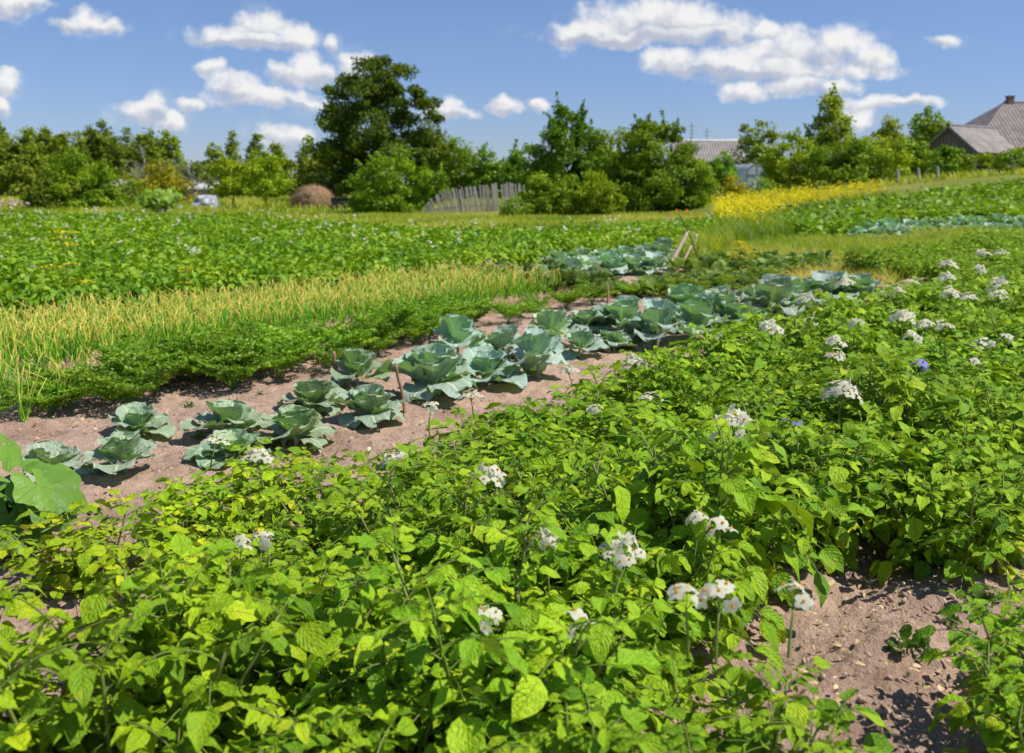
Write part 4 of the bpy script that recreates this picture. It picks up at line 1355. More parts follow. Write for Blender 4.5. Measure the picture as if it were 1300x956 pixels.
tree('broadleaf_shrub', 105, 60, 130, 195, 'bush', M_TREE, 'wide dark green shrub with long shoots at the left, in front of the birches', 'shrub', None, M_BARK, .17, .06, 1.4, .12, (.88, .95, .68), shoots=14)
tree('broadleaf_shrub', 62, 58, 60, 228, 'bush', M_TREED, 'low dark shrub at the left foot of the wide shrub', 'shrub', None, M_BARK, .17, .03, 1., .16, (1.1, 1.2, 1))
tree('olive_shrub', 205, 74, 86, 206, 'bush', M_TREEY, 'brownish yellow-green shrub below bare dead branches', 'shrub', None, M_BARK, .2, .05, .8, .14, (1.05, .8, .7), shoots=6)
tree('apple_tree', 297, 66, 70, 200, 'round', M_TREEY, 'left one of two small yellow-green apple trees with short trunk', 'apple tree', None, M_BARK, .17, .3, 1.1, .14, (.95, 1.0, .7), shoots=4)
tree('apple_tree', 338, 65, 66, 196, 'round', M_TREEY, 'right one of two small yellow-green apple trees, nearer the haystack', 'apple tree', None, M_BARK, .17, .26, 1.1, .14, (.85, .97, .7), shoots=6)
tree('maple_tree', 477, 84, 158, 66, 'round', M_TREED, 'large round dark green maple towering over everything else', 'maple tree', None, M_BARK, .24, .10, 1.7, .095, (.76, .94, .64), limbs=40, seed=21)
tree('maple_tree', 425, 92, 56, 176, 'bush', M_TREED, 'dark lower tree at the left foot of the large maple', 'tree', None, M_BARK, .26, .04, 1., .16, (.95, 1.1, 1))
tree('leafy_tree', 548, 92, 66, 150, 'round', M_TREED, 'medium dark tree at the right shoulder of the large maple', 'tree', None, M_BARK, .25, .08, 1., .15, (1.15, 1.35, 1.1))
tree('leafy_tree', 585, 96, 52, 172, 'bush', M_TREE, 'medium green tree above the left part of the picket fence', 'tree', None, M_BARK, .26, .04, .9, .16, (.8, .9, .9))
tree('leafy_tree', 618, 94, 54, 184, 'bush', M_TREE, 'bluish green tree above the middle of the picket fence', 'tree', None, M_BARK, .26, .04, .9, .16, (.75, .95, 1.1), shoots=4)
tree('leafy_tree', 652, 90, 50, 188, 'bush', M_TREE, 'spiky topped dark tree above the right end of the picket fence', 'tree', None, M_BARK, .26, .04, .9, .16, (.7, .9, 1.), shoots=6)
tree('lilac_bush', 502, 56, 126, 188, 'bush', M_TREE, 'dense rounded green bush in front of the large maple, left of the fence', 'bush', None, M_BARK, .15, .02, 1.5, .11, (.9, 1.02, .78), shoots=12)
tree('plum_tree', 716, 62, 112, 132, 'bush', M_TREE, 'tall plum tree with spiky upright shoots right of the fence', 'plum tree', None, M_BARK, .16, .08, 1.3, .12, (.62, .8, .72), shoots=26, seed=31)
tree('plum_tree', 775, 63, 104, 158, 'bush', M_TREE, 'paler fruit tree between the spiky plum and the big dark bush', 'fruit tree', None, M_BARK, .16, .05, 1., .13, (1.05, 1.05, .95), shoots=10)
tree('hazel_bush', 832, 58, 146, 146, 'bush', M_TREE, 'biggest dense bush of the central group, tallest at its right half', 'bush', None, M_BARK, .16, .02, 1.6, .10, (.8, .84, .72), shoots=14, seed=12)
tree('hazel_bush', 878, 60, 58, 196, 'bush', M_TREEY, 'lighter low bush at the right side of the big dense bush', 'bush', None, M_BARK, .16, .02, .9, .14, (.8, .9, .8))
tree('currant_bush', 690, 52, 84, 220, 'bush', M_TREEY, 'yellow-green bush hiding the right end of the picket fence', 'bush', None, M_BARK, .13, .02, 1.3, .12, (.66, .76, .6), shoots=8)
tree('currant_bush', 748, 51, 90, 216, 'bush', M_TREEY, 'yellow-green bush in front of the spiky plum tree', 'bush', None, M_BARK, .13, .02, 1.3, .12, (.68, .76, .6), shoots=8)
tree('currant_bush', 652, 50, 44, 250, 'bush', M_TREE, 'small dark bush at the foot of the fence', 'bush', None, M_BARK, .12, .02, .7, .16, (.9, 1, .9))
# right side
tree('lime_tree', 958, 92, 58, 146, 'round', M_BIRCHL, 'round greyish tree standing right of the middle house roof', 'tree', None, M_BARK, .26, .1, .95, .15, (.85, .95, .9))
tree('young_tree', 914, 74, 40, 192, 'round', M_TREE, 'small bright green tree in front of the middle house', 'tree', None, M_BARK, .18, .12, .9, .2, (.95, 1.2, .9))
tree('golden_shrub', 930, 66, 28, 222, 'bush', M_TREEY, 'small golden shrub left of the greenhouse', 'shrub', None, M_BARK, .15, .02, .8, .2, (1.35, .95, .6))
tree('leafy_bush', 898, 70, 40, 215, 'bush', M_TREE, 'dull grey-green bush between the central bushes and the golden shrub', 'bush', None, M_BARK, .17, .02, .9, .2, (.75, .8, .9))
tree('leafy_bush', 962, 70, 44, 226, 'bush', M_TREE, 'low green bush in front of the greenhouse above the yellow flowers', 'bush', None, M_BARK, .17, .02, .9, .2, (.8, .95, .8))
tree('cherry_tree', 1003, 72, 78, 168, 'round', M_TREEY, 'olive green tree at the left end of the right-hand group', 'tree', None, M_BARK, .19, .08, 1., .14, (.85, .92, .75), shoots=5)
tree('birch_tree', 1052, 76, 72, 112, 'birch', M_BIRCHL, 'tall birch rising highest in the right-hand group', 'birch tree', None, M_BIRCH, .2, .12, 1.2, .15, (1., 1.1, .9), shoots=8)
tree('cherry_tree', 1062, 70, 96, 176, 'round', M_TREE, 'green tree in front of the tall birch', 'tree', None, M_BARK, .19, .06, 1.05, .14, (.85, .92, .75), shoots=5)
tree('cherry_tree', 1118, 72, 98, 172, 'round', M_TREEY, 'wide olive tree with a pale trunk right of the tall birch', 'tree', None, M_BIRCH, .19, .1, 1., .14, (.85, .92, .75), shoots=5)
tree('birch_tree', 1126, 84, 48, 138, 'birch', M_BIRCHL, 'second birch behind the wide olive tree', 'birch tree', None, M_BIRCH, .22, .15, 1., .18, (1.1, 1.1, .9))
tree('willow_tree', 1175, 105, 62, 135, 'round', M_BIRCHL, 'rounded pale grey-green willow behind the right-hand trees', 'willow tree', None, M_BARK, .28, .1, 1.1, .13, (.9, 1.1, 1.))
tree('cherry_tree', 1160, 74, 66, 178, 'round', M_TREE, 'darker tree left of the barn gable', 'tree', None, M_BARK, .19, .06, 1., .16, (.85, .95, .8))
tree('cherry_tree', 1196, 72, 60, 186, 'round', M_TREE, 'dark green tree directly in front of the barn gable', 'tree', None, M_BARK, .19, .06, 1., .16, (.75, .95, .8))
tree('cherry_tree', 1238, 71, 50, 192, 'round', M_TREEY, 'low yellow-green tree in front of the barn roof', 'tree', None, M_BARK, .18, .08, 1., .17, (.7, .8, .7))
tree('cherry_tree', 1282, 70, 54, 190, 'round', M_TREE, 'tree in front of the big house at the right edge', 'tree', None, M_BARK, .18, .08, 1., .17, (.9, 1, .8))
tree('cherry_tree', 1330, 72, 60, 195, 'round', M_TREE, 'tree at the right edge partly out of view', 'tree', None, M_BARK, .18, .08, 1., .17, (.9, 1, .8))


# bare dead branches above the olive shrub
def dead_tree(px, y, top, lab, lean):
    x = X(px, y); H = Z(top, y); r = np.random.default_rng(int(px))
    b = MB()
    def br(p, d, L, rad, lev):
        c = curve(p, d, L, r.normal(0, .5, 3), 7); b.tube(c, np.linspace(rad, rad * .4, 7), 5, r.random(), cap=False)
        if lev:
            for q in range(4): k = int(r.integers(2, 7)); br(c[k], norm(np.gradient(c, axis=0)[k]) + r.normal(0, .6, 3) + np.array([0, 0, .15]), L * .55, rad * .5, lev - 1)
    for q in range(3): br((0, 0, 0), (lean + r.normal(0, .35), r.normal(0, .3), 1), H * .75, .09, 3)
    o = b.build('dead_tree', M_WOOD); o.location = (x, y, 0); tag(o, lab, 'dead tree')


dead_tree(192, 76, 196, 'bare grey dead tree sticking out of the olive shrub', -.1)
dead_tree(222, 77, 204, 'bare leaning dead branches at the right of the olive shrub', .9)


# ----------------------------------------------------------------- haystack, hay heaps, covered heap, box, bucket
def blob(nu, nv, fr):
    th = np.linspace(0, 2 * PI, nu, endpoint=False); ph = np.linspace(0, 1, nv)
    V = np.array([fr(a, p) for p in ph for a in th])
    i = np.arange(nv - 1)[:, None] * nu; j = np.arange(nu)[None]; j2 = (j + 1) % nu
    return V, np.stack([i + j, i + j2, i + nu + j2, i + nu + j], -1).reshape(-1, 4)


def hay_heap(name, px, y, wpx, top, lab, squash_, cat):
    x = X(px, y); z0 = float(terrain(x, y)); H = Z(top, y) - z0; W = wpx / F * y / 2; r = np.random.default_rng(int(px))
    def fr(a, p):
        rr = W * (1 - p ** squash_) ** .55 * (1 + .10 * mnoise.noise(Vector((math.cos(a) * 2, math.sin(a) * 2, p * 4 + px))) + .07 * mnoise.noise(Vector((math.cos(a) * 7, math.sin(a) * 7, p * 9 + px))))
        if p < .12: rr *= .93
        return (rr * math.cos(a), rr * math.sin(a), H * p - .05)
    V, Q = blob(48, 22, fr); b = MB(); b.add(V, Q, None, None, .5)
    m = int(2600 * (H * W) ** .6)                      # loose stalks
    vi = r.integers(0, len(V), m); base = V[vi] * 1.0
    d = r.normal(0, 1, (m, 3)); d[:, 2] = -np.abs(d[:, 2]) * .6
    b.stamp(RHOMB, frames(d, norm(base + 1e-3) + r.normal(0, .2, (m, 3)), np.stack([np.full(m, .03), r.uniform(.15, .45, m), r.uniform(.15, .45, m)], 1)), base + r.normal(0, .06, (m, 3)), r.random(m))
    o = b.build(name, M_HAY); o.location = (x, y, z0); tag(o, lab, cat)


hay_heap('haystack', 398, 64, 52, 234, 'rounded brown haystack on the lawn left of the large maple', 3.4, 'haystack')
hay_heap('hay_pile', 553, 44, 54, 278, 'flat reddish hay pile at the edge of the potato field before the fence', 1.6, 'hay pile')
hay_heap('hay_pile', 215, 55, 46, 270, 'low reddish heap on the grass beside the tall squash vine', 1.5, 'hay pile')


def covered_heap():
    y = 64; x = X(262, y); W = 36 / F * y / 2; H = Z(248, y)
    def fr(a, p):
        v = Vector((math.cos(a) * 1.7, math.sin(a) * 1.7, p * 2.5))
        rr = W * (1 - p ** 2.2) ** .5 * (1 + .3 * mnoise.noise(v) + .12 * mnoise.noise(v * 3))
        return (rr * math.cos(a) * 1.05, rr * math.sin(a) * .8, H * p * (1 + .25 * mnoise.noise(v * 1.3)))
    V, Q = blob(40, 16, fr); b = MB(); b.add(V, Q, None, None, .5)
    o = b.build('covered_heap', M_ROCK); o.location = (x, y, 0)
    tag(o, 'pale grey crumpled sheet over a heap on the lawn, left of the apple trees', 'covered heap')


covered_heap()


def crate():
    y = 62; x = X(436, y); W = 30 / F * y; H = Z(252, y)
    o = empty('wooden_crate', (x, y, 0), .15, 'dark low box on the grass between the haystack and the rounded bush', 'box')
    b = MB()
    for k in range(3): b.box((-W / 2, -.4, .05 + k * H / 3), (W / 2, -.36, .02 + (k + 1) * H / 3))
    for k in range(3): b.box((-W / 2, .36, .05 + k * H / 3), (W / 2, .4, .02 + (k + 1) * H / 3))
    for sx in (-1, 1): b.box((sx * (W / 2 - .02) - .02, -.355, .05), (sx * (W / 2 - .02) + .02, .355, H - .03))
    b.build('side_board', M_DARK, o, False)
    l = MB(); l.box((-W / 2 - .05, -.46, H + .003), (W / 2 + .05, .46, H + .06)); l.build('lid', M_DARK, o, False)


crate()


def bucket():
    y = 58; x = X(228, y); o = empty('white_bucket', (x, y, 0), 0, 'small white bucket on the grass left of the covered heap', 'bucket')
    b = MB(); b.tube([(0, 0, .0), (0, 0, .02), (0, 0, .36), (0, 0, .4)], [.12, .13, .17, .18], 16, .9, cap=False); b.build('body', M_WHITE, o)
    h = MB(); a = np.linspace(0, PI, 9); h.tube(np.stack([.18 * np.cos(a), 0 * a, .38 + .14 * np.sin(a)], 1), .008, 4); h.build('handle', M_METAL, o)


bucket()


# ----------------------------------------------------------------- leaning picket fence
def fence():
    yA, yB = 53., 56.
    xA, xB = X(540, yA), X(668, yB)
    o = empty('picket_fence', (xA, yA, 0), 0, 'weathered grey leaning picket fence between the rounded bush and the yellow-green bushes', 'fence')
    dv = np.array([xB - xA, yB - yA]); L = np.linalg.norm(dv); d = dv / L; nrm = np.array([-d[1], d[0]])
    r = np.random.default_rng(3); b = MB()
    m = int(L / .165)
    def topz(f): return np.interp(f, [0, .1, .22, .5, .8, 1], [Z(262, yA), Z(252, 53.3), Z(242, 53.6), Z(236, 54.5), Z(232, 55.4), Z(233, yB)])
    for i in range(m):
        f = (i + .5) / m; p = d * f * L
        H = float(topz(f)) + r.uniform(-.07, .07)
        ln = -.28 * (1 - f) ** 1.2 - .06 + r.normal(0, .025)        # lean along the fence
        out = -.14 * (1 - f) + r.normal(0, .012)
        w = r.uniform(.045, .06); t_ = .011
        if r.random() < .04: continue
        top = np.array([p[0] + ln * H * d[0] + out * H * nrm[0], p[1] + ln * H * d[1] + out * H * nrm[1], H])
        bot = np.array([p[0], p[1], .03])
        dd = np.array([d[0], d[1], 0]); nn = np.array([nrm[0], nrm[1], 0])
        V = []
        for c, hh in ((bot, 0), (top - np.array([0, 0, .06]), 0)):
            for sx, sy in ((-1, -1), (1, -1), (1, 1), (-1, 1)): V.append(c + dd * w * sx + nn * t_ * sy)
        V += [top - nn * t_, top + nn * t_]
        Q = [(0, 1, 5, 4), (1, 2, 6, 5), (2, 3, 7, 6), (3, 0, 4, 7), (5, 6, 9, 8), (7, 4, 8, 9)]; T = [(4, 5, 8), (6, 7, 9)]
        b.add(np.array(V), Q, T, None, r.random())
    b.build('pickets', M_WOOD, o, False)
    for zf in (.3, .75):
        rb = MB(); pts = []
        for f in np.linspace(0, 1, 9):
            H = float(topz(f)) * zf; ln = -.28 * (1 - f) ** 1.2 - .06; out = -.14 * (1 - f)
            p = d * f * L + d * ln * H + nrm * (out * H + .05); pts.append((p[0], p[1], H))
        rb.tube(pts, .035, 5); rb.build('rail', M_WOOD, o, False)
    for f in (.05, .35, .68, .98):
        pb = MB(); p = d * f * L + nrm * .13; H = float(topz(f)) * .9
        pb.tube([(p[0], p[1], -.1), (p[0] - .1 * (1 - f) * H, p[1], H)], .055, 7); pb.build('post', M_WOOD, o, False)


fence()


# ----------------------------------------------------------------- buildings
def quad_uv(b, pts, u, v):
    b.add(np.array(pts), [(0, 1, 2, 3)], None, [(0, 0), (u, 0), (u, v), (0, v)], .5)


def slab(b, p, th, u, v):
    """p: 4 corners of the top face (eave left, eave right, ridge right, ridge left)"""
    p = np.array(p, float); dn = np.array([0, 0, -th])
    V = np.vstack([p, p + dn])
    uv = [(0, 0), (u, 0), (u, v), (0, v)]
    b.add(V, [(0, 1, 2, 3), (7, 6, 5, 4), (0, 4, 5, 1), (1, 5, 6, 2), (2, 6, 7, 3), (3, 7, 4, 0)], None, uv + uv, .5)


def window(o, x, y, z, w, h):
    f = MB(); t = .06
    for lo, hi in (((x - w / 2 - t, y - .05, z - h / 2 - t), (x - w / 2, y, z + h / 2 + t)), ((x + w / 2, y - .05, z - h / 2 - t), (x + w / 2 + t, y, z + h / 2 + t)),
                   ((x - w / 2, y - .05, z + h / 2), (x + w / 2, y, z + h / 2 + t)), ((x - w / 2, y - .05, z - h / 2 - t), (x + w / 2, y, z - h / 2)), ((x - .02, y - .04, z - h / 2), (x + .02, y, z + h / 2))): f.box(lo, hi)
    fo = f.build('window', M_WHITE, o, False)
    p = MB(); p.box((x - w / 2, y - .022, z - h / 2), (x + w / 2, y - .008, z + h / 2)); p.build('pane', M_DARK, fo, False)


def gable_house(name, x, y, z0, rz, L, Wd, wall_h, roof_h, lab, cat, roofm, wallm, chimney=True, over=.4, windows=True, hip=0.):
    o = empty(name, (x, y, z0), rz, lab, cat)
    w = MB(); l, d = L / 2, Wd / 2
    for a, c in (((-l, -d), (l, -d)), ((l, -d), (l, d)), ((l, d), (-l, d)), ((-l, d), (-l, -d))):
        ln = math.hypot(c[0] - a[0], c[1] - a[1])
        quad_uv(w, [(a[0], a[1], -1), (c[0], c[1], -1), (c[0], c[1], wall_h), (a[0], a[1], wall_h)], ln, wall_h + 1)
    if not hip:
        for sx in (-1, 1):
            w.add([(sx * l, -d, wall_h), (sx * l, d, wall_h), (sx * l, 0, wall_h + roof_h)], None, [(0, 1, 2)], [(0, 0), (Wd, 0), (d, roof_h)], .5)
    w.build('wall', wallm, o, False)
    rf = MB(); sl = math.hypot(d, roof_h); k = over / d
    ez = wall_h - roof_h * k + .06; rz_ = wall_h + roof_h + .06; lx = l + over
    if not hip:
        slab(rf, [(-lx, -d - over, ez), (lx, -d - over, ez), (lx, 0, rz_), (-lx, 0, rz_)], .05, 2 * lx, sl)
        slab(rf, [(lx, d + over, ez), (-lx, d + over, ez), (-lx, .002, rz_), (lx, .002, rz_)], .05, 2 * lx, sl)
    else:
        hl = l - hip
        E = [(-lx, -d - over, ez), (lx, -d - over, ez), (lx, d + over, ez), (-lx, d + over, ez)]; Rg = [(-hl, 0, rz_), (hl, 0, rz_)]
        rf.add(np.array([E[0], E[1], Rg[1], Rg[0]]), [(0, 1, 2, 3)], None, [(0, 0), (2 * lx, 0), (lx + hl, sl), (lx - hl, sl)], .5)
        rf.add(np.array([E[2], E[3], Rg[0], Rg[1]]), [(0, 1, 2, 3)], None, [(0, 0), (2 * lx, 0), (lx + hl, sl), (lx - hl, sl)], .5)
        rf.add(np.array([E[3], E[0], Rg[0]]), None, [(0, 1, 2)], [(0, 0), (Wd, 0), (d, sl)], .5)
        rf.add(np.array([E[1], E[2], Rg[1]]), None, [(0, 1, 2)], [(0, 0), (Wd, 0), (d, sl)], .5)
        rf.add(np.array(E), [(3, 2, 1, 0)], None, None, .5)
    ro = rf.build('roof', roofm, o, False)
    hl = l - hip if hip else lx
    cp = MB(); cp.tube([(-hl, 0, rz_ + .02), (hl, 0, rz_ + .02)], .11, 6, .9); cp.build('ridge_cap', M_WHITE if cat == 'cottage' else M_METAL, o)
    if not hip:
        fb = MB()
        for sx in (-1, 1):
            for sy in (-1, 1):
                fb.tube([(sx * (lx + .02), sy * (d + over), ez - .08), (sx * (lx + .02), 0, rz_ - .1)], .08, 4)
        fb.build('barge_board', M_WOOD, o, False)
    if chimney:
        cx = -hl * .82
        c = MB(); c.box((cx - .28, -.26, rz_ - .6), (cx + .28, .26, rz_ + .5)); c.box((cx - .33, -.31, rz_ + .503), (cx + .33, .31, rz_ + .6)); c.build('chimney', M_BRICK, ro, False)
    if windows:
        for wx in (-l * .5, l * .1, l * .6): window(o, wx, -d, wall_h * .5, .9, 1.1)
    return o


# big house at the right edge
y = 92; zt = float(terrain(40, y))
xl, xr = X(1218, y), X(1450, y)
gable_house('farm_house', (xl + xr) / 2, y + 4, zt, math.radians(4), xr - xl, 9.5, Z(183, y) - zt, Z(131, y + 4) - Z(183, y), 'large brown-roofed farm house with hipped corrugated roof and chimney at the right edge', 'house', M_ROOF, M_PLANK, over=.5, hip=5.2)
# barn with pale roof and a gable turned to the left
y = 79; zt = float(terrain(X(1220, y), y))
gable_house('timber_barn', X(1233, y), y + 1, zt, math.radians(38), 6.0, 4.2, Z(190, y) - zt, Z(161, y) - Z(190, y), 'small timber barn with a pale grey roof, its gable in front of the farm house', 'barn', M_ROOFL, M_PLANK, chimney=False, windows=False)
# cottage in the middle
y = 104; zt = float(terrain(X(908, y), y))
xl, xr = X(862, y), X(938, y)
gable_house('small_cottage', (xl + xr) / 2, y + 3, zt, math.radians(-3), xr - xl, 7, Z(203, y) - zt, Z(178, y) - Z(203, y), 'cottage with a grey roof, pale ridge and brick chimney behind the central bushes', 'cottage', M_ROOFL, M_PLANK)
# masts by the cottage
for i, (px, top, lab) in enumerate(((876, 156, 'lattice aerial mast rising left of the cottage chimney'), (895, 163, 'thin aerial pole rising behind the cottage ridge'))):
    y = 112; x = X(px, y); H = Z(top, y)
    o = empty('aerial_mast', (x, y, 0), 0, lab, 'aerial')
    b = MB(); b.tube([(0, 0, 0), (0, 0, H)], .05 if i else .07, 5); b.build('pole', M_METAL, o)
    c = MB()
    for k in range(5 if i == 0 else 2): c.tube([(-.45 + .05 * k, 0, H - .35 - k * .4), (.45 - .05 * k, 0, H - .35 - k * .4)], .022, 4)
    c.build('crossbar', M_METAL, o)


# arched greenhouse
def greenhouse(px, y, wpx, top, lab):
    x = X(px, y); z0 = float(terrain(x, y)); W = wpx / F * y / 2; H = Z(top, y) - z0; L = 4.
    o = empty('arched_greenhouse', (x, y, z0), math.radians(12), lab, 'greenhouse')
    a = np.linspace(0, PI, 17); hz = max(H - W, .3)
    prf = [(-W, -.05)] + [(-W * math.cos(q), hz + W * .95 * math.sin(q)) for q in a] + [(W, -.05)]
    V = [(p[0], s * L / 2 - 0, p[1]) for s in (-1, 1) for p in prf]; k = len(prf)
    b = MB(); b.add(np.array(V), [(i, i + 1, k + i + 1, k + i) for i in range(k - 1)])
    n0 = np.array([(0, -L / 2, hz)] + [(p[0], -L / 2, p[1]) for p in prf]); b.add(n0, None, [(0, i + 1, i + 2) for i in range(k - 1)])
    b.build('film', M_FILM, o)
    f = MB()
    for yy in (-L / 2 - .02, -L / 6, L / 6, L / 2): f.tube([(p[0] * 1.01, yy, p[1] * 1.01) for p in prf], .03, 4)
    f.tube([(-W, -L / 2 - .03, hz), (W, -L / 2 - .03, hz)], .03, 4); f.tube([(0, -L / 2 - .03, 0), (0, -L / 2 - .03, H)], .03, 4)
    f.build('frame', M_METAL, o)


greenhouse(946, 80, 27, 208, 'white arched greenhouse under the round greyish tree')


def shed(px, y, wpx, top, base_h, lab, rot):
    x = X(px, y); H = Z(top, y); W = wpx / F * y / 2
    o = empty('low_shed', (x, y, 0), rot, lab, 'shed')
    w = MB(); quadp = [(-W, -1.2), (W, -1.2), (W, 1.2), (-W, 1.2)]
    for i in range(4):
        p, q = quadp[i], quadp[(i + 1) % 4]; quad_uv(w, [(*p, -.1), (*q, -.1), (*q, H - .35), (*p, H - .35)], 2, 2)
    w.build('wall', M_PLANK, o, False)
    rf = MB(); slab(rf, [(-W - .2, -1.5, H - .45), (W + .2, -1.5, H - .45), (W + .2, 1.5, H + .1), (-W - .2, 1.5, H + .1)], .06, 4, 3); rf.build('roof', M_WHITE, o, False)


shed(256, 92, 32, 233, 2, 'low shed with a pale roof half hidden between the olive shrub and the apple trees', .1)
shed(152, 95, 20, 229, 2, 'small pale-roofed shed glimpsed right of the wide dark shrub', -.2)

# fence posts under the right-hand trees
for i, px in enumerate((1137, 1163, 1187)):
    y = 66; x = X(px, y); z0 = float(terrain(x, y))
    b = MB(); b.tube([(0, 0, -.1), (.01, 0, .4), (.0, .02, .8), (0, 0, .84)], [.1, .1, .095, .06], 8, .5)
    o = b.build('fence_post', M_BIRCH); o.location = (x, y, z0)
    tag(o, ('pale post under the wide olive tree', 'pale post under the dark tree left of the barn', 'pale post below the barn gable')[i], 'post')

# ----------------------------------------------------------------- sky with clouds
w = bpy.data.worlds.new('World'); scene.world = w; w.use_nodes = True
nt = w.node_tree; nt.nodes.clear(); k = N(nt)
out = k.node('ShaderNodeOutputWorld')
sky = k.node('ShaderNodeTexSky', sky_type='NISHITA'); sky.sun_disc = False
sky.sun_elevation = SUN_EL; sky.sun_rotation = SUN_AZ; sky.altitude = 200; sky.air_density = 1.0; sky.dust_density = .1; sky.ozone_density = 3.5
skyc = k.mix(1., sky.outputs[0], (.93, .97, 1.13, 1), 'MULTIPLY')
szz = k.node('ShaderNodeSeparateXYZ'); _tc = k.node('ShaderNodeTexCoord'); k.put(szz.inputs[0], _tc.outputs['Generated'])
skyc = k.mix(1., skyc, k.mix(k.mapr(szz.outputs[2], -.02, .3), (.70, .76, .96, 1), (1, 1, 1, 1)), 'MULTIPLY')
bg = k.node('ShaderNodeBackground'); k.put(bg.inputs[0], skyc); bg.inputs[1].default_value = .10
tc = k.node('ShaderNodeTexCoord'); sx = k.node('ShaderNodeSeparateXYZ'); k.put(sx.inputs[0], tc.outputs['Generated'])
ysafe = k.math('MAXIMUM', sx.outputs[1], .05)
cu = k.math('DIVIDE', sx.outputs[0], ysafe); cv = k.math('DIVIDE', sx.outputs[2], ysafe)
cmb = k.node('ShaderNodeCombineXYZ'); k.put(cmb.inputs[0], cu); k.put(cmb.inputs[1], cv)
n1 = k.node('ShaderNodeTexNoise'); k.put(n1.inputs['Vector'], cmb.outputs[0]); n1.inputs['Scale'].default_value = 26; n1.inputs['Detail'].default_value = 4
n2 = k.node('ShaderNodeTexNoise'); k.put(n2.inputs['Vector'], cmb.outputs[0]); n2.inputs['Scale'].default_value = 42; n2.inputs['Detail'].default_value = 8; n2.inputs['Roughness'].default_value = .6
vm = k.node('ShaderNodeVectorMath', operation='SUBTRACT'); k.put(vm.inputs[0], n1.outputs['Color']); vm.inputs[1].default_value = (.5, .5, .5)
vs = k.node('ShaderNodeVectorMath', operation='SCALE'); k.put(vs.inputs[0], vm.outputs[0]); vs.inputs['Scale'].default_value = .03
va = k.node('ShaderNodeVectorMath', operation='ADD'); k.put(va.inputs[0], cmb.outputs[0]); k.put(va.inputs[1], vs.outputs[0])
PUFFS = [(85, 34, 26, 11), (110, 26, 28, 17), (140, 34, 22, 10), (10, 10, 38, 16), (40, 4, 26, 13),
         (280, 45, 38, 15), (330, 36, 40, 22), (375, 44, 32, 16), (325, 52, 80, 10), (424, 50, 13, 14),
         (362, 93, 26, 17), (390, 82, 28, 22), (412, 92, 20, 17), (265, 83, 22, 11),
         (297, 108, 34, 19), (335, 124, 72, 14), (390, 129, 28, 9), (5, 103, 25, 18), (0, 140, 16, 18), (178, 144, 28, 14), (198, 136, 20, 16), (216, 155, 24, 16),
         (243, 132, 14, 10), (362, 172, 36, 17), (455, 80, 26, 18), (572, 133, 18, 14), (570, 144, 34, 10), (640, 136, 24, 10), (680, 132, 16, 9),
         (735, 42, 44, 17), (785, 28, 52, 28), (850, 22, 62, 30), (910, 36, 54, 22), (830, 48, 130, 11), (965, 43, 32, 10),
         (858, 78, 44, 18), (925, 82, 62, 19), (1000, 68, 60, 32), (1060, 62, 52, 28), (1110, 72, 26, 19), (985, 90, 140, 11),
         (950, 113, 34, 12), (1012, 106, 44, 17), (1060, 110, 34, 12), (1200, 53, 24, 9), (1100, 132, 46, 12), (1085, 150, 30, 12), (1160, 130, 36, 8)]
E = None; S = None
for (px, py, rx, ry) in PUFFS:
    d = ray(px, py); cu_, cv_ = d[0] / d[1], d[2] / d[1]
    s1 = k.node('ShaderNodeVectorMath', operation='SUBTRACT'); k.put(s1.inputs[0], va.outputs[0]); s1.inputs[1].default_value = (cu_, cv_, 0)
    s2 = k.node('ShaderNodeVectorMath', operation='MULTIPLY'); k.put(s2.inputs[0], s1.outputs[0]); s2.inputs[1].default_value = (F / rx / 1.15, F / ry / 1.12, 0)
    dd = k.node('ShaderNodeVectorMath', operation='DOT_PRODUCT'); k.put(dd.inputs[0], s2.outputs[0]); k.put(dd.inputs[1], s2.outputs[0])
    e = k.math('MAXIMUM', k.math('SUBTRACT', 1.0, dd.outputs['Value']), -1.2)
    sp_ = k.node('ShaderNodeSeparateXYZ'); k.put(sp_.inputs[0], s2.outputs[0])
    sh = k.math('MULTIPLY', k.math('MAXIMUM', e, 0.), k.math('ADD', sp_.outputs[1], k.math('MULTIPLY', sp_.outputs[0], .25)))
    E = e if E is None else k.math('SMOOTH_MAX', E, e, .25)
    S = sh if S is None else k.math('ADD', S, sh)
dens = k.math('ADD', E, k.math('MULTIPLY', k.math('SUBTRACT', n2.outputs[0], .5), 2.1))
veil = k.math('MULTIPLY', k.mapr(n1.outputs['Fac'], .5, .8), k.mapr(E, -1.2, .2, 0., .3))
alpha = k.math('MAXIMUM', k.mapr(dens, -.12, .95), veil)
alpha = k.math('MULTIPLY', alpha, k.mapr(sx.outputs[1], .06, .2))
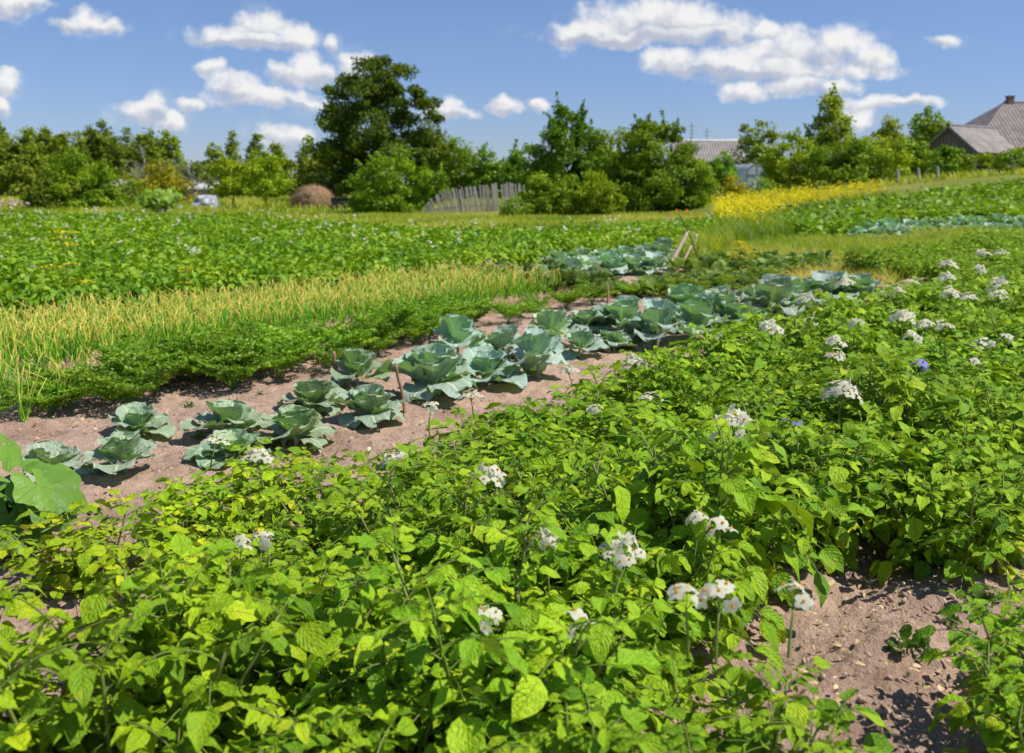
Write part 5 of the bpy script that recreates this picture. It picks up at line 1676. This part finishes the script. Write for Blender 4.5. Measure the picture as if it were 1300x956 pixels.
lit = k.mapr(k.math('ADD', k.math('MULTIPLY', S, 1.2), k.math('MULTIPLY', k.math('SUBTRACT', n2.outputs[0], .5), 1.3)), -.6, .3)
cc = k.mix(lit, (.50, .54, .64, 1), (.93, .92, .90, 1))
bg2 = k.node('ShaderNodeBackground'); k.put(bg2.inputs[0], cc); bg2.inputs[1].default_value = 1.0
ms = k.node('ShaderNodeMixShader'); k.put(ms.inputs[0], k.math('MULTIPLY', alpha, .95)); nt.links.new(bg.outputs[0], ms.inputs[1]); nt.links.new(bg2.outputs[0], ms.inputs[2])
nt.links.new(ms.outputs[0], out.inputs[0])
w.cycles.sampling_method = 'MANUAL'; w.cycles.sample_map_resolution = 256

# ----------------------------------------------------------------- sun and camera
sl = bpy.data.lights.new('sun', 'SUN'); sl.energy = 5.0; sl.angle = math.radians(.53); sl.color = (1, .955, .87)
so = bpy.data.objects.new('sun', sl); COL.objects.link(so)
sd = Vector((math.sin(SUN_AZ) * math.cos(SUN_EL), math.cos(SUN_AZ) * math.cos(SUN_EL), math.sin(SUN_EL)))
so.rotation_euler = sd.to_track_quat('Z', 'Y').to_euler(); so.location = (20, 20, 40)

cam = bpy.data.cameras.new('camera'); co = bpy.data.objects.new('camera', cam); COL.objects.link(co)
cam.sensor_width = 36; cam.lens = F / 1300 * 36; cam.shift_y = -45 / 1300
co.location = (0, 0, CAMH); co.rotation_euler = (PI / 2 - PITCH, 0, 0)
cam.clip_start = .05; cam.clip_end = 3000
cam.dof.use_dof = True; cam.dof.focus_distance = 4.6; cam.dof.aperture_fstop = 3.3
scene.camera = co

scene.view_settings.view_transform = 'Standard'; scene.view_settings.look = 'None'; scene.view_settings.exposure = 0
scene.render.engine = 'CYCLES'
cy = scene.cycles
cy.max_bounces = 4; cy.diffuse_bounces = 2; cy.glossy_bounces = 2; cy.transmission_bounces = 4; cy.transparent_max_bounces = 4
cy.use_denoising = True; cy.sample_clamp_indirect = 6
cy.use_adaptive_sampling = True; cy.adaptive_threshold = .015
